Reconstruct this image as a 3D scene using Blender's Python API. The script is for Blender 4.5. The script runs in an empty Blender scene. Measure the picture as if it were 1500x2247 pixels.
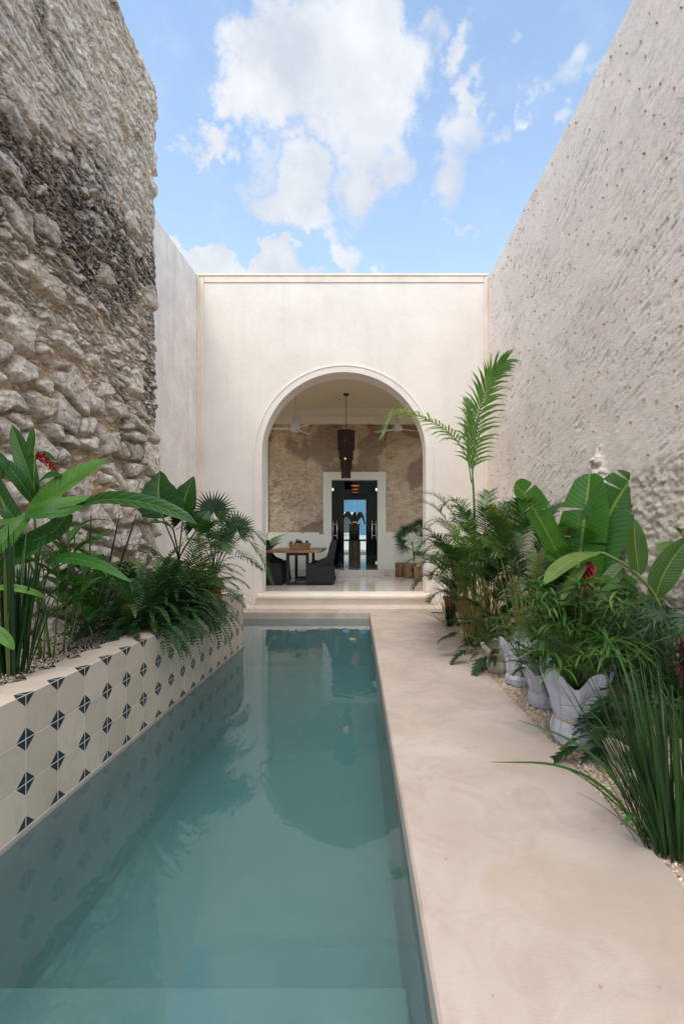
import bpy, math, random
import numpy as np
from mathutils import Vector
from math import radians as R, sin, cos, pi
random.seed(7); rng = np.random.default_rng(7)
sc = bpy.context.scene; col = sc.collection
EYE = 1.47; F = 1003.0
def P(px, py, Y):                       # a point at real distance Y on the line of sight through a photo pixel
    return Vector(((px-780)/F*Y, Y, EYE+(1165-py)/F*Y))
# ---------------- camera
cd = bpy.data.cameras.new('camera'); cam = bpy.data.objects.new('camera', cd); col.objects.link(cam)
cam.location = (0, 0, EYE); cam.rotation_euler = (R(90), 0, 0)
cd.sensor_width = 36; cd.lens = F/2247*36; cd.shift_x = -30/2247; cd.shift_y = 41.5/2247
cd.clip_start = .05; cd.clip_end = 3000
sc.camera = cam
# ---------------- light
SUN_EL, SUN_AZ = 57, 207                # azimuth clockwise from +Y
EXPOSURE = 0.48
sc.view_settings.view_transform = 'Standard'; sc.view_settings.look = 'None'
sc.view_settings.gamma = 1; sc.view_settings.exposure = EXPOSURE
sl = bpy.data.lights.new('sun', 'SUN'); sl.energy = 0.85; sl.angle = R(14); sl.color = (1, .955, .9)
so = bpy.data.objects.new('sun', sl); col.objects.link(so)
sd = Vector((sin(R(SUN_AZ))*cos(R(SUN_EL)), cos(R(SUN_AZ))*cos(R(SUN_EL)), sin(R(SUN_EL))))
so.rotation_euler = sd.to_track_quat('Z', 'Y').to_euler(); so.location = (0, -5, 20)
w = bpy.data.worlds.new('World'); sc.world = w; w.use_nodes = True
class NT:
    def __init__(s, nt): s.nt = nt; nt.nodes.clear()
    def n(s, t, **k):
        nd = s.nt.nodes.new(t)
        for a, v in k.items():
            if a == 'i':
                for kk, vv in v.items():
                    if isinstance(vv, bpy.types.NodeSocket): s.nt.links.new(vv, nd.inputs[kk])
                    else: nd.inputs[kk].default_value = vv
            else: setattr(nd, a, v)
        return nd
    def m(s, op, a, b=None, c=None, clamp=False):
        d = {0: a}
        if b is not None: d[1] = b
        if c is not None: d[2] = c
        return s.n('ShaderNodeMath', operation=op, use_clamp=clamp, i=d).outputs[0]
    def vm(s, op, a, b=None):
        d = {0: a}
        if b is not None: d[1] = b
        nd = s.n('ShaderNodeVectorMath', operation=op, i=d)
        return nd.outputs['Value'] if op in ('DOT_PRODUCT', 'LENGTH', 'DISTANCE') else nd.outputs[0]
    def mix(s, f, a, b, mode='MIX'):
        nd = s.n('ShaderNodeMix', data_type='RGBA', blend_type=mode)
        for k, v in ((0, f), (6, a), (7, b)):
            if isinstance(v, bpy.types.NodeSocket): s.nt.links.new(v, nd.inputs[k])
            else: nd.inputs[k].default_value = v if k == 0 else c4(v)
        return nd.outputs[2]
    def noise(s, vec, scale, detail=4, rough=.55, dist=0.):
        return s.n('ShaderNodeTexNoise', i={'Vector': vec, 'Scale': scale, 'Detail': detail, 'Roughness': rough, 'Distortion': dist}).outputs[0]
    def mr(s, v, a, b, c=0., d=1., smooth=False):
        return s.n('ShaderNodeMapRange', interpolation_type='SMOOTHSTEP' if smooth else 'LINEAR', i={0: v, 1: a, 2: b, 3: c, 4: d}).outputs[0]
    def scale(s, vec, sx, sy, sz, rot=(0, 0, 0)):
        return s.n('ShaderNodeMapping', i={'Vector': vec, 'Scale': (sx, sy, sz), 'Rotation': rot}).outputs[0]
def c4(v):
    return tuple(v)+(1.,) if hasattr(v, '__len__') and len(v) == 3 else v
def build_world():
    g = NT(w.node_tree)
    sky = g.n('ShaderNodeTexSky', sky_type='NISHITA', sun_disc=False, sun_elevation=R(SUN_EL), sun_rotation=R(SUN_AZ), altitude=0, air_density=1.0, dust_density=.6, ozone_density=1.4)
    d = g.n('ShaderNodeTexCoord').outputs['Generated']
    sp = g.n('ShaderNodeSeparateXYZ', i={0: d}).outputs
    n1 = g.n('ShaderNodeTexNoise', i={'Vector': d, 'Scale': 5.5, 'Detail': 9, 'Roughness': .6}).outputs
    n2 = g.n('ShaderNodeTexNoise', i={'Vector': d, 'Scale': 14, 'Detail': 8, 'Roughness': .62}).outputs
    off = g.vm('MULTIPLY', g.vm('SUBTRACT', n1[1], (.5, .5, .5)), (.42, .3, .42))
    off2 = g.vm('MULTIPLY', g.vm('SUBTRACT', n2[1], (.5, .5, .5)), (.13, .1, .13))
    dd = g.vm('ADD', g.vm('ADD', d, off), off2)
    dens = None
    def blob(px, py, rx, ry, k):
        nonlocal dens
        c = Vector(((px-780)/F, 1, (1165-py)/F)); L = c.length; c /= L
        rgt = Vector((1, 0, 0)); rgt = (rgt-c*rgt.dot(c)).normalized(); up = rgt.cross(c)*1
        v = g.vm('SUBTRACT', dd, tuple(c))
        a = g.m('DIVIDE', g.vm('DOT_PRODUCT', v, tuple(rgt)), rx/F/L)
        b = g.m('DIVIDE', g.vm('DOT_PRODUCT', v, tuple(up)), ry/F/L)
        q = g.m('SUBTRACT', 1., g.m('ADD', g.m('MULTIPLY', a, a), g.m('MULTIPLY', b, b)))
        q = g.m('MULTIPLY', g.m('MAXIMUM', q, -1.), k)
        dens = q if dens is None else g.m('MAXIMUM', dens, q)
    for b in CLOUDS: blob(*b)
    m = g.m('ADD', dens, g.m('MULTIPLY', g.m('SUBTRACT', n2[0], .5), .9))
    mask = g.mr(m, -.42, .85, 0., 1., True)
    # broad bright cloud added out of view, overhead and behind, to light the walls
    sun = g.vm('DOT_PRODUCT', d, tuple(Vector((0, -.38, .925))))
    m2 = g.mr(g.m('ADD', sun, g.m('MULTIPLY', g.m('SUBTRACT', n1[0], .5), .9)), .70, .97, 0., 1., True)
    n3 = g.noise(d, 7, 6, .55)
    cl = g.mix(g.mr(n3, .35, .65), (5.0, 5.3, 5.9), (7.0, 7.15, 7.4))
    base = g.mix(1., sky.outputs[0], SKYTINT, 'MULTIPLY')
    hz = g.mr(sp[2], .05, .75, 1., 0.)
    base = g.mix(g.m('MULTIPLY', hz, .5), base, (5.6, 6.9, 8.2))
    c = g.mix(g.m('MULTIPLY', mask, .95), base, cl)
    c = g.mix(m2, c, ZEN)
    bg = g.n('ShaderNodeBackground', i={0: c, 1: .1})
    g.nt.links.new(bg.outputs[0], g.n('ShaderNodeOutputWorld').inputs[0])
SKYTINT = (3.1, 2.9, 2.55); ZEN = (30., 28.5, 27.)
CLOUDS = [(640, 90, 150, 130, 1.3), (780, 110, 180, 170, 1.5), (560, 160, 90, 90, 1), (800, 270, 110, 130, 1.1), (690, 210, 120, 100, 1.2),
          (660, 430, 95, 75, 1.2), (740, 495, 85, 50, 1.2), (640, 390, 50, 50, .8), (1040, 220, 50, 60, .8), (1010, 330, 60, 75, .55), (1010, 80, 40, 50, .6),
          (405, 255, 75, 46, 1.), (500, 585, 130, 55, 2.2), (850, 602, 40, 18, .8), (650, 606, 70, 12, .6), (1240, 215, 40, 34, .3), (1035, 467, 28, 13, .5), (1140, 300, 30, 24, .45), (560, 330, 60, 34, .4)]
build_world()
sc.cycles.max_bounces = 10; sc.cycles.diffuse_bounces = 5; sc.cycles.transparent_max_bounces = 16

# ---------------- helpers
def tag(o, label=None, cat=None, group=None, kind=None):
    if label: o['label'] = label
    if cat: o['category'] = cat
    if group: o['group'] = group
    if kind: o['kind'] = kind
    return o
def empty(name, loc, label, cat, group=None, rz=0):
    o = bpy.data.objects.new(name, None); col.objects.link(o); o.location = loc; o.rotation_euler = (0, 0, rz)
    o.empty_display_size = .1
    return tag(o, label, cat, group)
def origin_of(o):
    v = Vector((0, 0, 0))
    while o: v += o.location; o = o.parent
    return v
def mkobj(name, V, Fa, mats, parent=None, smooth=True, mi=None, at=None, world=True):
    V = np.asarray(V, dtype=np.float32).reshape(-1, 3)
    if parent is not None: org = np.array(origin_of(parent) if world else (0, 0, 0), dtype=np.float32)
    else: org = np.array(((V[:, 0].min()+V[:, 0].max())/2, (V[:, 1].min()+V[:, 1].max())/2, V[:, 2].min()), dtype=np.float32) if world else np.zeros(3, np.float32)
    me = bpy.data.meshes.new(name)
    if isinstance(Fa, np.ndarray):
        k = Fa.shape[1]; nf = len(Fa)
        me.vertices.add(len(V)); me.vertices.foreach_set('co', (V-org).ravel())
        me.loops.add(nf*k); me.loops.foreach_set('vertex_index', Fa.ravel().astype(np.int32))
        me.polygons.add(nf); me.polygons.foreach_set('loop_start', np.arange(0, nf*k, k, dtype=np.int32))
        me.update(calc_edges=True)
    else: me.from_pydata((V-org).tolist(), [], Fa)
    for m in (mats if isinstance(mats, (list, tuple)) else [mats]): me.materials.append(m)
    if mi is not None: me.polygons.foreach_set('material_index', np.asarray(mi, dtype=np.int32))
    me.polygons.foreach_set('use_smooth', np.full(len(me.polygons), bool(smooth)))
    if at is not None:
        for nm, A in at.items():
            A = np.asarray(A, dtype=np.float32)
            if A.ndim == 1: me.attributes.new(nm, 'FLOAT', 'POINT').data.foreach_set('value', A)
            else: me.attributes.new(nm, 'FLOAT_VECTOR', 'POINT').data.foreach_set('vector', A.ravel())
    me.validate(); me.update()
    o = bpy.data.objects.new(name, me); col.objects.link(o)
    if parent is not None: o.parent = parent
    else: o.location = org.tolist()
    return o
class MB:
    def __init__(s): s.v = []; s.f = []; s.a = []; s.mi = []; s.cm = 0
    def add(s, vs, fs, attr=None):
        b = len(s.v); s.v += [tuple(v) for v in vs]; s.f += [tuple(b+i for i in f) for f in fs]
        s.a += attr if attr else [(0, 0, .5)]*len(vs); s.mi += [s.cm]*len(fs)
    def box(s, x0, x1, y0, y1, z0, z1, ch=0):
        if ch:
            c = ch; pr = [(x0+c, y0), (x1-c, y0), (x1, y0+c), (x1, y1-c), (x1-c, y1), (x0+c, y1), (x0, y1-c), (x0, y0+c)]
            pi_ = [(x0+c, y0+c), (x1-c, y0+c), (x1-c, y0+c), (x1-c, y1-c), (x1-c, y1-c), (x0+c, y1-c), (x0+c, y1-c), (x0+c, y0+c)]
            rings = [[(x, y, z0) for x, y in pi_], [(x, y, z0+c) for x, y in pr], [(x, y, z1-c) for x, y in pr], [(x, y, z1) for x, y in pi_]]
            s.rings(rings, True, True); return
        s.add([(x0, y0, z0), (x1, y0, z0), (x1, y1, z0), (x0, y1, z0), (x0, y0, z1), (x1, y0, z1), (x1, y1, z1), (x0, y1, z1)],
              [(0, 3, 2, 1), (4, 5, 6, 7), (0, 1, 5, 4), (1, 2, 6, 5), (2, 3, 7, 6), (3, 0, 4, 7)])
    def rings(s, rings, cap0=True, cap1=True):
        n = len(rings[0]); vs = [p for r in rings for p in r]; fs = []
        for i in range(len(rings)-1):
            for j in range(n):
                fs.append((i*n+j, i*n+(j+1) % n, (i+1)*n+(j+1) % n, (i+1)*n+j))
        if cap0: fs.append(tuple(range(n-1, -1, -1)))
        if cap1: fs.append(tuple((len(rings)-1)*n+j for j in range(n)))
        s.add(vs, fs)
    def lathe(s, c, prof, n=24, cap0=True, cap1=True):
        s.rings([[(c[0]+r*cos(2*pi*j/n), c[1]+r*sin(2*pi*j/n), c[2]+z) for j in range(n)] for r, z in prof], cap0, cap1)
    def tube(s, pts, r, n=6, rnd=.5, caps=True):
        pts = [Vector(p) for p in pts]; rr = r if hasattr(r, '__len__') else [r]*len(pts)
        rings = []; prev = None
        for i, p in enumerate(pts):
            t = (pts[min(i+1, len(pts)-1)]-pts[max(i-1, 0)]).normalized()
            u = Vector((0, 0, 1)) if abs(t.z) < .9 else Vector((1, 0, 0))
            if prev is not None: u = prev
            a = (u-t*u.dot(t)).normalized(); prev = a; b = t.cross(a)
            rings.append([p+(a*cos(2*pi*j/n)+b*sin(2*pi*j/n))*rr[i] for j in range(n)])
        k = len(s.v); s.rings(rings, caps, caps)
        for q in range(k, len(s.v)): s.a[q] = (.5, 0, rnd)
    def build(s, name, mats, parent=None, smooth=False, world=True):
        o = mkobj(name, s.v, s.f, mats, parent, smooth, s.mi, {'lf': s.a}, world)
        return o
def curve(ctrl, n):                      # Catmull-Rom through the control points
    c = [Vector(p) for p in ctrl]
    if len(c) == 2: return [c[0].lerp(c[1], i/(n-1)) for i in range(n)]
    c = [c[0]*2-c[1]]+c+[c[-1]*2-c[-2]]; out = []
    m = len(c)-3
    for i in range(n):
        u = i/(n-1)*m; k = min(int(u), m-1); t = u-k
        a, b, d, e = c[k:k+4]
        out.append(.5*((2*b)+(d-a)*t+(2*a-5*b+4*d-e)*t*t+(3*b-a-3*d+e)*t**3))
    return out
def arc(base, d, L, droop, n=12):        # a shoot leaving base along d and bending under its weight
    p = Vector(base); d = Vector(d).normalized(); out = [p.copy()]
    for i in range(n-1):
        d = (d+Vector((0, 0, -droop*(i+1)/n*2/n))).normalized(); p = p+d*L/(n-1); out.append(p.copy())
    return out
UP = Vector((0, 0, 1))
def frame(pts, i, hint=None):
    t = (pts[min(i+1, len(pts)-1)]-pts[max(i-1, 0)]).normalized()
    h = hint or UP
    s = t.cross(h)
    if s.length < .05: s = t.cross(Vector((.3, 1, 0)))
    s.normalize(); return t, s, s.cross(t)
def ribbon(mb, pts, w, rnd, prof=None, hint=None, fold=0., roll=0.):
    n = len(pts); vs = []; at = []; fs = []
    for i, p in enumerate(pts):
        t, s, u = frame(pts, i, hint)
        if roll: s, u = s*cos(roll)+u*sin(roll), u*cos(roll)-s*sin(roll)
        q = i/(n-1); ww = w*(prof(q) if prof else (1-q)**.6*min(1, .4+q*6))*.5
        if fold:
            vs += [p-s*ww+u*ww*fold, p, p+s*ww+u*ww*fold]; at += [(q, -1, rnd), (q, 0, rnd), (q, 1, rnd)]
        else:
            vs += [p-s*ww, p+s*ww]; at += [(q, -.6, rnd), (q, .6, rnd)]
    k = 3 if fold else 2
    for i in range(n-1):
        for j in range(k-1): fs.append((i*k+j, i*k+j+1, (i+1)*k+j+1, (i+1)*k+j))
    mb.add(vs, fs, at)
def frond(mb, pts, n, ll, lw, rnd=None, ang=55, droop=.35, start=.12, vee=.25, rr=.006, hint=None, taper=None, seg=4, stem=None, jit=.12):
    rnd = random.random() if rnd is None else rnd
    N = len(pts)
    (stem or mb).tube(pts, [rr*(1-.8*i/(N-1)) for i in range(N)], 4, rnd)
    for k in range(n):
        q = start+(1-start)*(k+.5)/n
        u = q*(N-1); i = min(int(u), N-2); p = pts[i].lerp(pts[i+1], u-i)
        t, s, up = frame(pts, i, hint)
        v = (q-start)/(1-start)
        L = ll*(taper(v) if taper else (.55+.45*min(1, v*4))*(1-v**2.2*.75))
        a = R(ang*(1-.55*v))
        for sg in (-1, 1):
            j = jit
            d = (s*sg*sin(a)+t*cos(a)+up*(vee+random.uniform(-j, j))).normalized()
            d = (d+Vector((random.uniform(-j, j), random.uniform(-j, j), random.uniform(-j, j)))*.6).normalized()
            LL = L*random.uniform(.88, 1.1)
            lp = [p.copy()]; dd = d.copy(); c = p.copy()
            for z in range(seg-1):
                dd = (dd+Vector((0, 0, -droop*(z+1)/seg))).normalized(); c = c+dd*LL/(seg-1); lp.append(c.copy())
            ribbon(mb, lp, lw, min(1, max(0, rnd+random.uniform(-.12, .12))), hint=up, prof=lambda q: (.55+1.2*q if q < .35 else (1-q)/.65*.97+.03))
    return pts[-1]
def fan(mb, c, nrm, R_, n=26, w=.03, span=300, rnd=None, up=None, droop=.3):
    rnd = random.random() if rnd is None else rnd
    nrm = Vector(nrm).normalized(); up = Vector(up or (0, 0, 1)); a = (up-nrm*up.dot(nrm)).normalized(); b = nrm.cross(a)
    for k in range(n):
        th = R(-span/2+span*(k+.5)/n); d = a*cos(th)+b*sin(th); L = R_*random.uniform(.88, 1.06)*(1-.18*abs(th)/pi)
        d = (d+nrm*random.uniform(-.06, .12)).normalized()
        pts = [c+d*L*q+Vector((0, 0, -droop*L*q**3*random.uniform(.4, 1.1))) for q in (0, .25, .5, .75, 1)]
        ribbon(mb, pts, w*random.uniform(.85, 1.1), min(1, max(0, rnd+random.uniform(-.1, .1))), hint=nrm, fold=.45, prof=lambda q: (q/.4*.9+.1 if q < .4 else (1-q)/.6*.97+.03))
def blade(mb, pts, w, rnd=None, prof=None, hint=None, cup=.15, wav=.0, tears=None, roll=0., seed=0):
    rnd = random.random() if rnd is None else rnd
    prof = prof or (lambda q: sin(pi*min(1, q*.93+.07)**.85)**.75)
    n = len(pts); S = (0, .33, .66, 1)
    fr = []
    for i in range(n):
        t, s, u = frame(pts, i, hint)
        if roll: s, u = s*cos(roll)+u*sin(roll), u*cos(roll)-s*sin(roll)
        fr.append((t, s, u))
    for sg in (-1, 1):
        cuts = sorted(tears[0 if sg < 0 else 1]) if tears else []
        bounds = [0]+cuts+[n-1]
        for gi in range(len(bounds)-1):
            i0, i1 = bounds[gi], bounds[gi+1]; vs = []; at = []; fs = []
            dr = random.uniform(-.12, .22) if tears else 0
            for i in range(i0, i1+1):
                t, s, u = fr[i]; q = i/(n-1); ww = w*.5*max(.0, prof(q))
                for a in S:
                    sh = 0
                    if tears and i == i0 and i0 > 0: sh = .035*w*a
                    if tears and i == i1 and i1 < n-1: sh = -.035*w*a
                    p = pts[i]+s*sg*ww*a+u*ww*(cup*a*(2-a)*1.2-dr*a*a)+t*sh+Vector((0, 0, wav*ww*sin(q*19+sg+seed)*a*a))
                    vs.append(p); at.append((q, sg*a, rnd))
            m = i1-i0
            for i in range(m):
                for j in range(3):
                    f = (i*4+j, i*4+j+1, (i+1)*4+j+1, (i+1)*4+j); fs.append(f if sg > 0 else f[::-1])
            mb.add(vs, fs, at)
# ---------------- numpy noise
def _h(ix, iy, s):
    n = (ix.astype(np.int64)*374761393+iy.astype(np.int64)*668265263+s*1442695041) & 0xffffffff
    n = ((n ^ (n >> 13))*1274126177) & 0xffffffff
    n = ((n ^ (n >> 16))*2246822519) & 0xffffffff
    return ((n ^ (n >> 15)) & 0xffffff)/float(0xffffff)
def vn(x, y, s=0):
    ix = np.floor(x); iy = np.floor(y); fx = x-ix; fy = y-iy; fx = fx*fx*(3-2*fx); fy = fy*fy*(3-2*fy)
    a = _h(ix, iy, s); b = _h(ix+1, iy, s); c = _h(ix, iy+1, s); d = _h(ix+1, iy+1, s)
    return (a+(b-a)*fx)+((c+(d-c)*fx)-(a+(b-a)*fx))*fy
def fbm(x, y, s=0, o=4, g=.5):
    r = 0; a = 1; t = 0
    for k in range(o):
        r = r+a*vn(x, y, s+k*17); t += a; a *= g; x = x*2.03+3.1; y = y*2.03+1.7
    return r/t
def voro(x, y, s, jit=.85, wv=.3):
    ix = np.floor(x); iy = np.floor(y); f1 = np.full(x.shape, 9.); f2 = f1.copy(); idd = np.zeros(x.shape); cx = f1*0; cy = f1*0
    for dx in (-1, 0, 1):
        for dy in (-1, 0, 1):
            gx = ix+dx; gy = iy+dy
            px = gx+.5+(_h(gx, gy, s)-.5)*jit; py = gy+.5+(_h(gx, gy, s+5)-.5)*jit
            d = np.hypot(x-px, y-py)*(1-wv/2+wv*_h(gx, gy, s+9)); k = d < f1
            f2 = np.where(k, f1, np.minimum(f2, d)); f1 = np.where(k, d, f1)
            idd = np.where(k, _h(gx, gy, s+31), idd); cx = np.where(k, x-px, cx); cy = np.where(k, y-py, cy)
    return f1, f2, idd, cx, cy
def ss(x, a, b): t = np.clip((x-a)/(b-a), 0, 1); return t*t*(3-2*t)
def gridfaces(nu, nv):
    i = np.arange(nu-1)[:, None]*nv+np.arange(nv-1)[None, :]; i = i.ravel()
    return np.stack([i, i+nv, i+nv+1, i+1], 1)
# ---------------- materials
def mat(name, fn):
    m = bpy.data.materials.new(name); m.use_nodes = True; g = NT(m.node_tree); out = g.n('ShaderNodeOutputMaterial')
    r = fn(g)
    if isinstance(r, tuple):
        g.nt.links.new(r[0], out.inputs[0])
        if r[1] is not None: g.nt.links.new(r[1], out.inputs[1])
    else: g.nt.links.new(r, out.inputs[0])
    return m
def pbr(g, c, rough=.6, bump=None, bs=.3, bd=.01, **k):
    i = {'Base Color': c4(c), 'Roughness': rough}
    i.setdefault('Specular IOR Level', .5); i.update({a.replace('_', ' '): v for a, v in k.items()})
    if bump is not None:
        i['Normal'] = g.n('ShaderNodeBump', i={'Height': bump, 'Strength': bs, 'Distance': bd}).outputs[0]
    return g.n('ShaderNodeBsdfPrincipled', i=i).outputs[0]
def geo(g): return g.n('ShaderNodeNewGeometry').outputs['Position']
def plain(name, c, rough=.5, **k):
    def f(g):
        p = geo(g); n = g.noise(p, 25, 5); cc = g.mix(g.mr(n, .3, .7), [x*.86 for x in c], [min(1, x*1.1) for x in c])
        return pbr(g, cc, rough, n, .15, .005, **k)
    return mat(name, f)
def plaster(name, c, c2, scale=1., bump=.5, streak=.35):
    def f(g):
        p = geo(g)
        a = g.noise(p, 1.1*scale, 7, .62); b = g.noise(g.scale(p, 5, 5, .55), 1.0, 5, .6); f_ = g.noise(p, 60, 4, .6); m = g.noise(p, 9, 6, .6, .6)
        cc = g.mix(g.mr(a, .38, .66), c, c2)
        cc = g.mix(g.m('MULTIPLY', g.mr(b, .5, .75), streak), cc, [x*.86 for x in c2])
        cc = g.mix(g.m('MULTIPLY', g.mr(m, .45, .75), .25), cc, [x*1.08 for x in c])
        return pbr(g, cc, .82, g.m('ADD', g.m('MULTIPLY', m, 1.), g.m('MULTIPLY', f_, .25)), bump, .012)
    return mat(name, f)
M = {}
M['facade'] = plaster('cream plaster', (.78, .715, .65), (.71, .645, .58), 1, .35, .3)
M['trim'] = plaster('cream trim plaster', (.80, .70, .60), (.70, .59, .48), 2, .3, .4)
M['white_wall'] = plaster('chalk plaster', (.82, .75, .69), (.68, .61, .55), 2.2, .8, .7)
M['room'] = plaster('room plaster', (.78, .72, .60), (.74, .68, .56), 1, .15, .1)
M['ceiling'] = plaster('ceiling plaster', (.74, .62, .44), (.70, .58, .40), 1, .1, .1)
def f_deck(g):
    p = geo(g)
    a = g.noise(p, .9, 6, .6, .4); b = g.noise(p, 3.2, 8, .65, .8); c = g.noise(p, 38, 5, .7); d = g.noise(p, 160, 3, .6)
    st = g.noise(g.scale(p, 1, 1, 1), 1.7, 5, .55, 1.2)
    cc = g.mix(g.mr(a, .35, .65), (.375, .305, .26), (.49, .415, .365))
    cc = g.mix(g.m('MULTIPLY', g.mr(b, .48, .66), .75), cc, (.34, .275, .23))
    cc = g.mix(g.m('MULTIPLY', g.mr(st, .54, .66), .5), cc, (.38, .29, .21))
    cc = g.mix(g.m('MULTIPLY', g.mr(d, .56, .68), .45), cc, (.38, .28, .20))
    cc = g.mix(g.m('MULTIPLY', g.mr(g.noise(p, 26, 2, .5), .72, .76), .7), cc, (.25, .19, .14))
    return pbr(g, cc, g.mr(b, .3, .7, .5, .75), g.m('ADD', g.m('MULTIPLY', c, .5), d), .35, .004)
M['deck'] = mat('polished lime cement', f_deck)
def f_stone(g):
    p = geo(g); A = g.n('ShaderNodeAttribute', attribute_name='st').outputs['Vector']; s = g.n('ShaderNodeSeparateXYZ', i={0: A}).outputs
    n = g.noise(p, 14, 9, .7, .5); n2 = g.noise(p, 60, 6, .7); n3 = g.noise(p, 3, 5, .6)
    st = g.n('ShaderNodeValToRGB', i={0: s[0]}); cr = st.color_ramp
    cr.elements[0].color = (.64, .53, .42, 1); cr.elements[1].color = (.88, .79, .69, 1)
    for q, c in ((.25, (.82, .71, .60)), (.5, (.72, .64, .56)), (.75, (.84, .73, .60))): cr.elements.new(q).color = c+(1,)
    cc = g.mix(g.mr(n, .45, .70), st.outputs[0], (.36, .28, .20))
    pit = g.mr(g.noise(g.scale(p, 1, 1, 1.7), 38, 5, .8), .56, .64, 0., .65); cc = g.mix(g.m('MULTIPLY', g.mr(n2, .5, .75), .5), cc, (.84, .76, .65)); cc = g.mix(pit, cc, (.17, .125, .09))
    cc = g.mix(g.mr(g.noise(p, 1.6, 7, .7), .56, .68, 0., .5), cc, (.30, .25, .20)); cc = g.mix(g.mr(g.noise(p, 2.6, 4, .6), .60, .7, 0., .45), cc, (.62, .42, .26))
    mor = g.mix(n3, (.46, .30, .17), (.58, .43, .28))
    cc = g.mix(s[1], mor, cc)
    cc = g.mix(g.m('MULTIPLY', s[2], g.mr(g.noise(p, 22, 7, .75), .36, .52)), cc, (.045, .042, .042))
    return pbr(g, cc, .95, g.m('SUBTRACT', g.m('ADD', n, g.m('MULTIPLY', n2, .6)), g.m('MULTIPLY', pit, .5)), .8, .025, Specular_IOR_Level=.2)
M['rubble'] = mat('limestone rubble', f_stone)
def f_rw(g):
    p = geo(g); A = g.n('ShaderNodeAttribute', attribute_name='st').outputs['Vector']; s = g.n('ShaderNodeSeparateXYZ', i={0: A}).outputs
    str_ = g.noise(g.scale(p, 1, 5, 26, (R(-24), 0, 0)), 1.6, 8, .76, .9); n = g.noise(p, 1.0, 6, .6); n2 = g.noise(p, 45, 5, .7); n4 = g.noise(p, 5, 7, .7)
    cc = g.mix(g.mr(n, .35, .65), (.78, .675, .59), (.84, .745, .665))
    cc = g.mix(g.m('MULTIPLY', g.mr(n4, .5, .75), .5), cc, (.50, .42, .34))
    cc = g.mix(g.m('MULTIPLY', g.mr(str_, .57, .72), .35), cc, (.44, .36, .28))
    cc = g.mix(s[0], cc, g.mix(g.mr(n2, .3, .7), (.50, .41, .32), (.80, .71, .61)))
    pit = g.mr(g.noise(g.scale(p, 1, 1, 2.6, (R(-20), 0, 0)), 30, 6, .8), .575, .64); cc = g.mix(g.m('MULTIPLY', pit, .55), cc, (.34, .26, .20))
    hgt = g.m('SUBTRACT', g.m('ADD', g.m('MULTIPLY', str_, .7), g.m('MULTIPLY', n2, .4)), g.m('MULTIPLY', pit, .5))
    return pbr(g, cc, .95, hgt, .8, .018, Specular_IOR_Level=.2)
M['rough_wall'] = mat('rough plaster wall', f_rw)
M['brick'] = plain('brick chip', (.40, .24, .18), .9)
def f_back(g):
    p = geo(g); A = g.n('ShaderNodeAttribute', attribute_name='st').outputs['Vector']; s = g.n('ShaderNodeSeparateXYZ', i={0: A}).outputs
    n = g.noise(p, 2.2, 7, .6); n2 = g.noise(p, 14, 8, .7, 1.2)
    cc = g.mix(g.mr(n, .35, .65), (.62, .44, .28), (.80, .61, .43)); cc = g.mix(g.mr(n2, .48, .8), cc, (.34, .245, .165))
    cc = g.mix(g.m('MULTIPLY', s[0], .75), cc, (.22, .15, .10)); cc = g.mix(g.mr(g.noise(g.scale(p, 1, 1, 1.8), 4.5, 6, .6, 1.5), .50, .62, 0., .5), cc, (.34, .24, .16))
    return pbr(g, cc, .9, n2, 1., .04)
M['inner_stone'] = mat('brown masonry', f_back)
def tilef(g):
    uv = g.n('ShaderNodeAttribute', attribute_name='tuv').outputs['Vector']; s = g.n('ShaderNodeSeparateXYZ', i={0: uv}).outputs; p = geo(g)
    def dd(o): return g.m('ABSOLUTE', g.m('SUBTRACT', g.m('FRACT', g.m('ADD', o, .5)), .5))
    a, b = dd(s[0]), dd(s[1]); d = g.m('ADD', a, b); gm = g.m('MINIMUM', a, b)
    wn = g.n('ShaderNodeTexWhiteNoise', noise_dimensions='2D', i={'Vector': g.vm('FLOOR', uv)}).outputs[0]
    n = g.noise(p, 7, 6, .6, .8); n2 = g.noise(p, 2.5, 5)
    cream = g.mix(wn, (.60, .505, .41), (.51, .425, .34)); cream = g.mix(g.m('MULTIPLY', g.mr(n, .5, .75), .5), cream, (.42, .36, .25))
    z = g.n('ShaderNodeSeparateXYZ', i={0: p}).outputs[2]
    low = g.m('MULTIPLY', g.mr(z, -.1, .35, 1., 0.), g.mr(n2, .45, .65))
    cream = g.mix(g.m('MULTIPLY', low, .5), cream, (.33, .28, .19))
    cc = g.mix(g.mr(d, .268, .278), g.mix(n, (.012, .016, .022), (.03, .035, .045)), cream)
    cc = g.mix(g.mr(gm, .009, .016), (.60, .56, .50), cc)
    rr = g.mr(n, .3, .7, .28, .5)
    return pbr(g, cc, rr, g.m('ADD', g.mr(gm, .004, .02), g.m('MULTIPLY', n, .15)), .4, .003)
M['tile'] = mat('octagon cement tile', tilef)
def f_basin(g):
    p = geo(g); n = g.noise(p, 1.3, 6, .6, .6); n2 = g.noise(p, 6, 7, .6)
    cc = g.mix(g.mr(n, .3, .7), (.15, .20, .19), (.20, .25, .235)); cc = g.mix(g.m('MULTIPLY', g.mr(n2, .5, .8), .4), cc, (.11, .15, .135))
    return pbr(g, cc, .7, n2, .2, .01)
M['basin'] = mat('pool plaster', f_basin)
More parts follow.
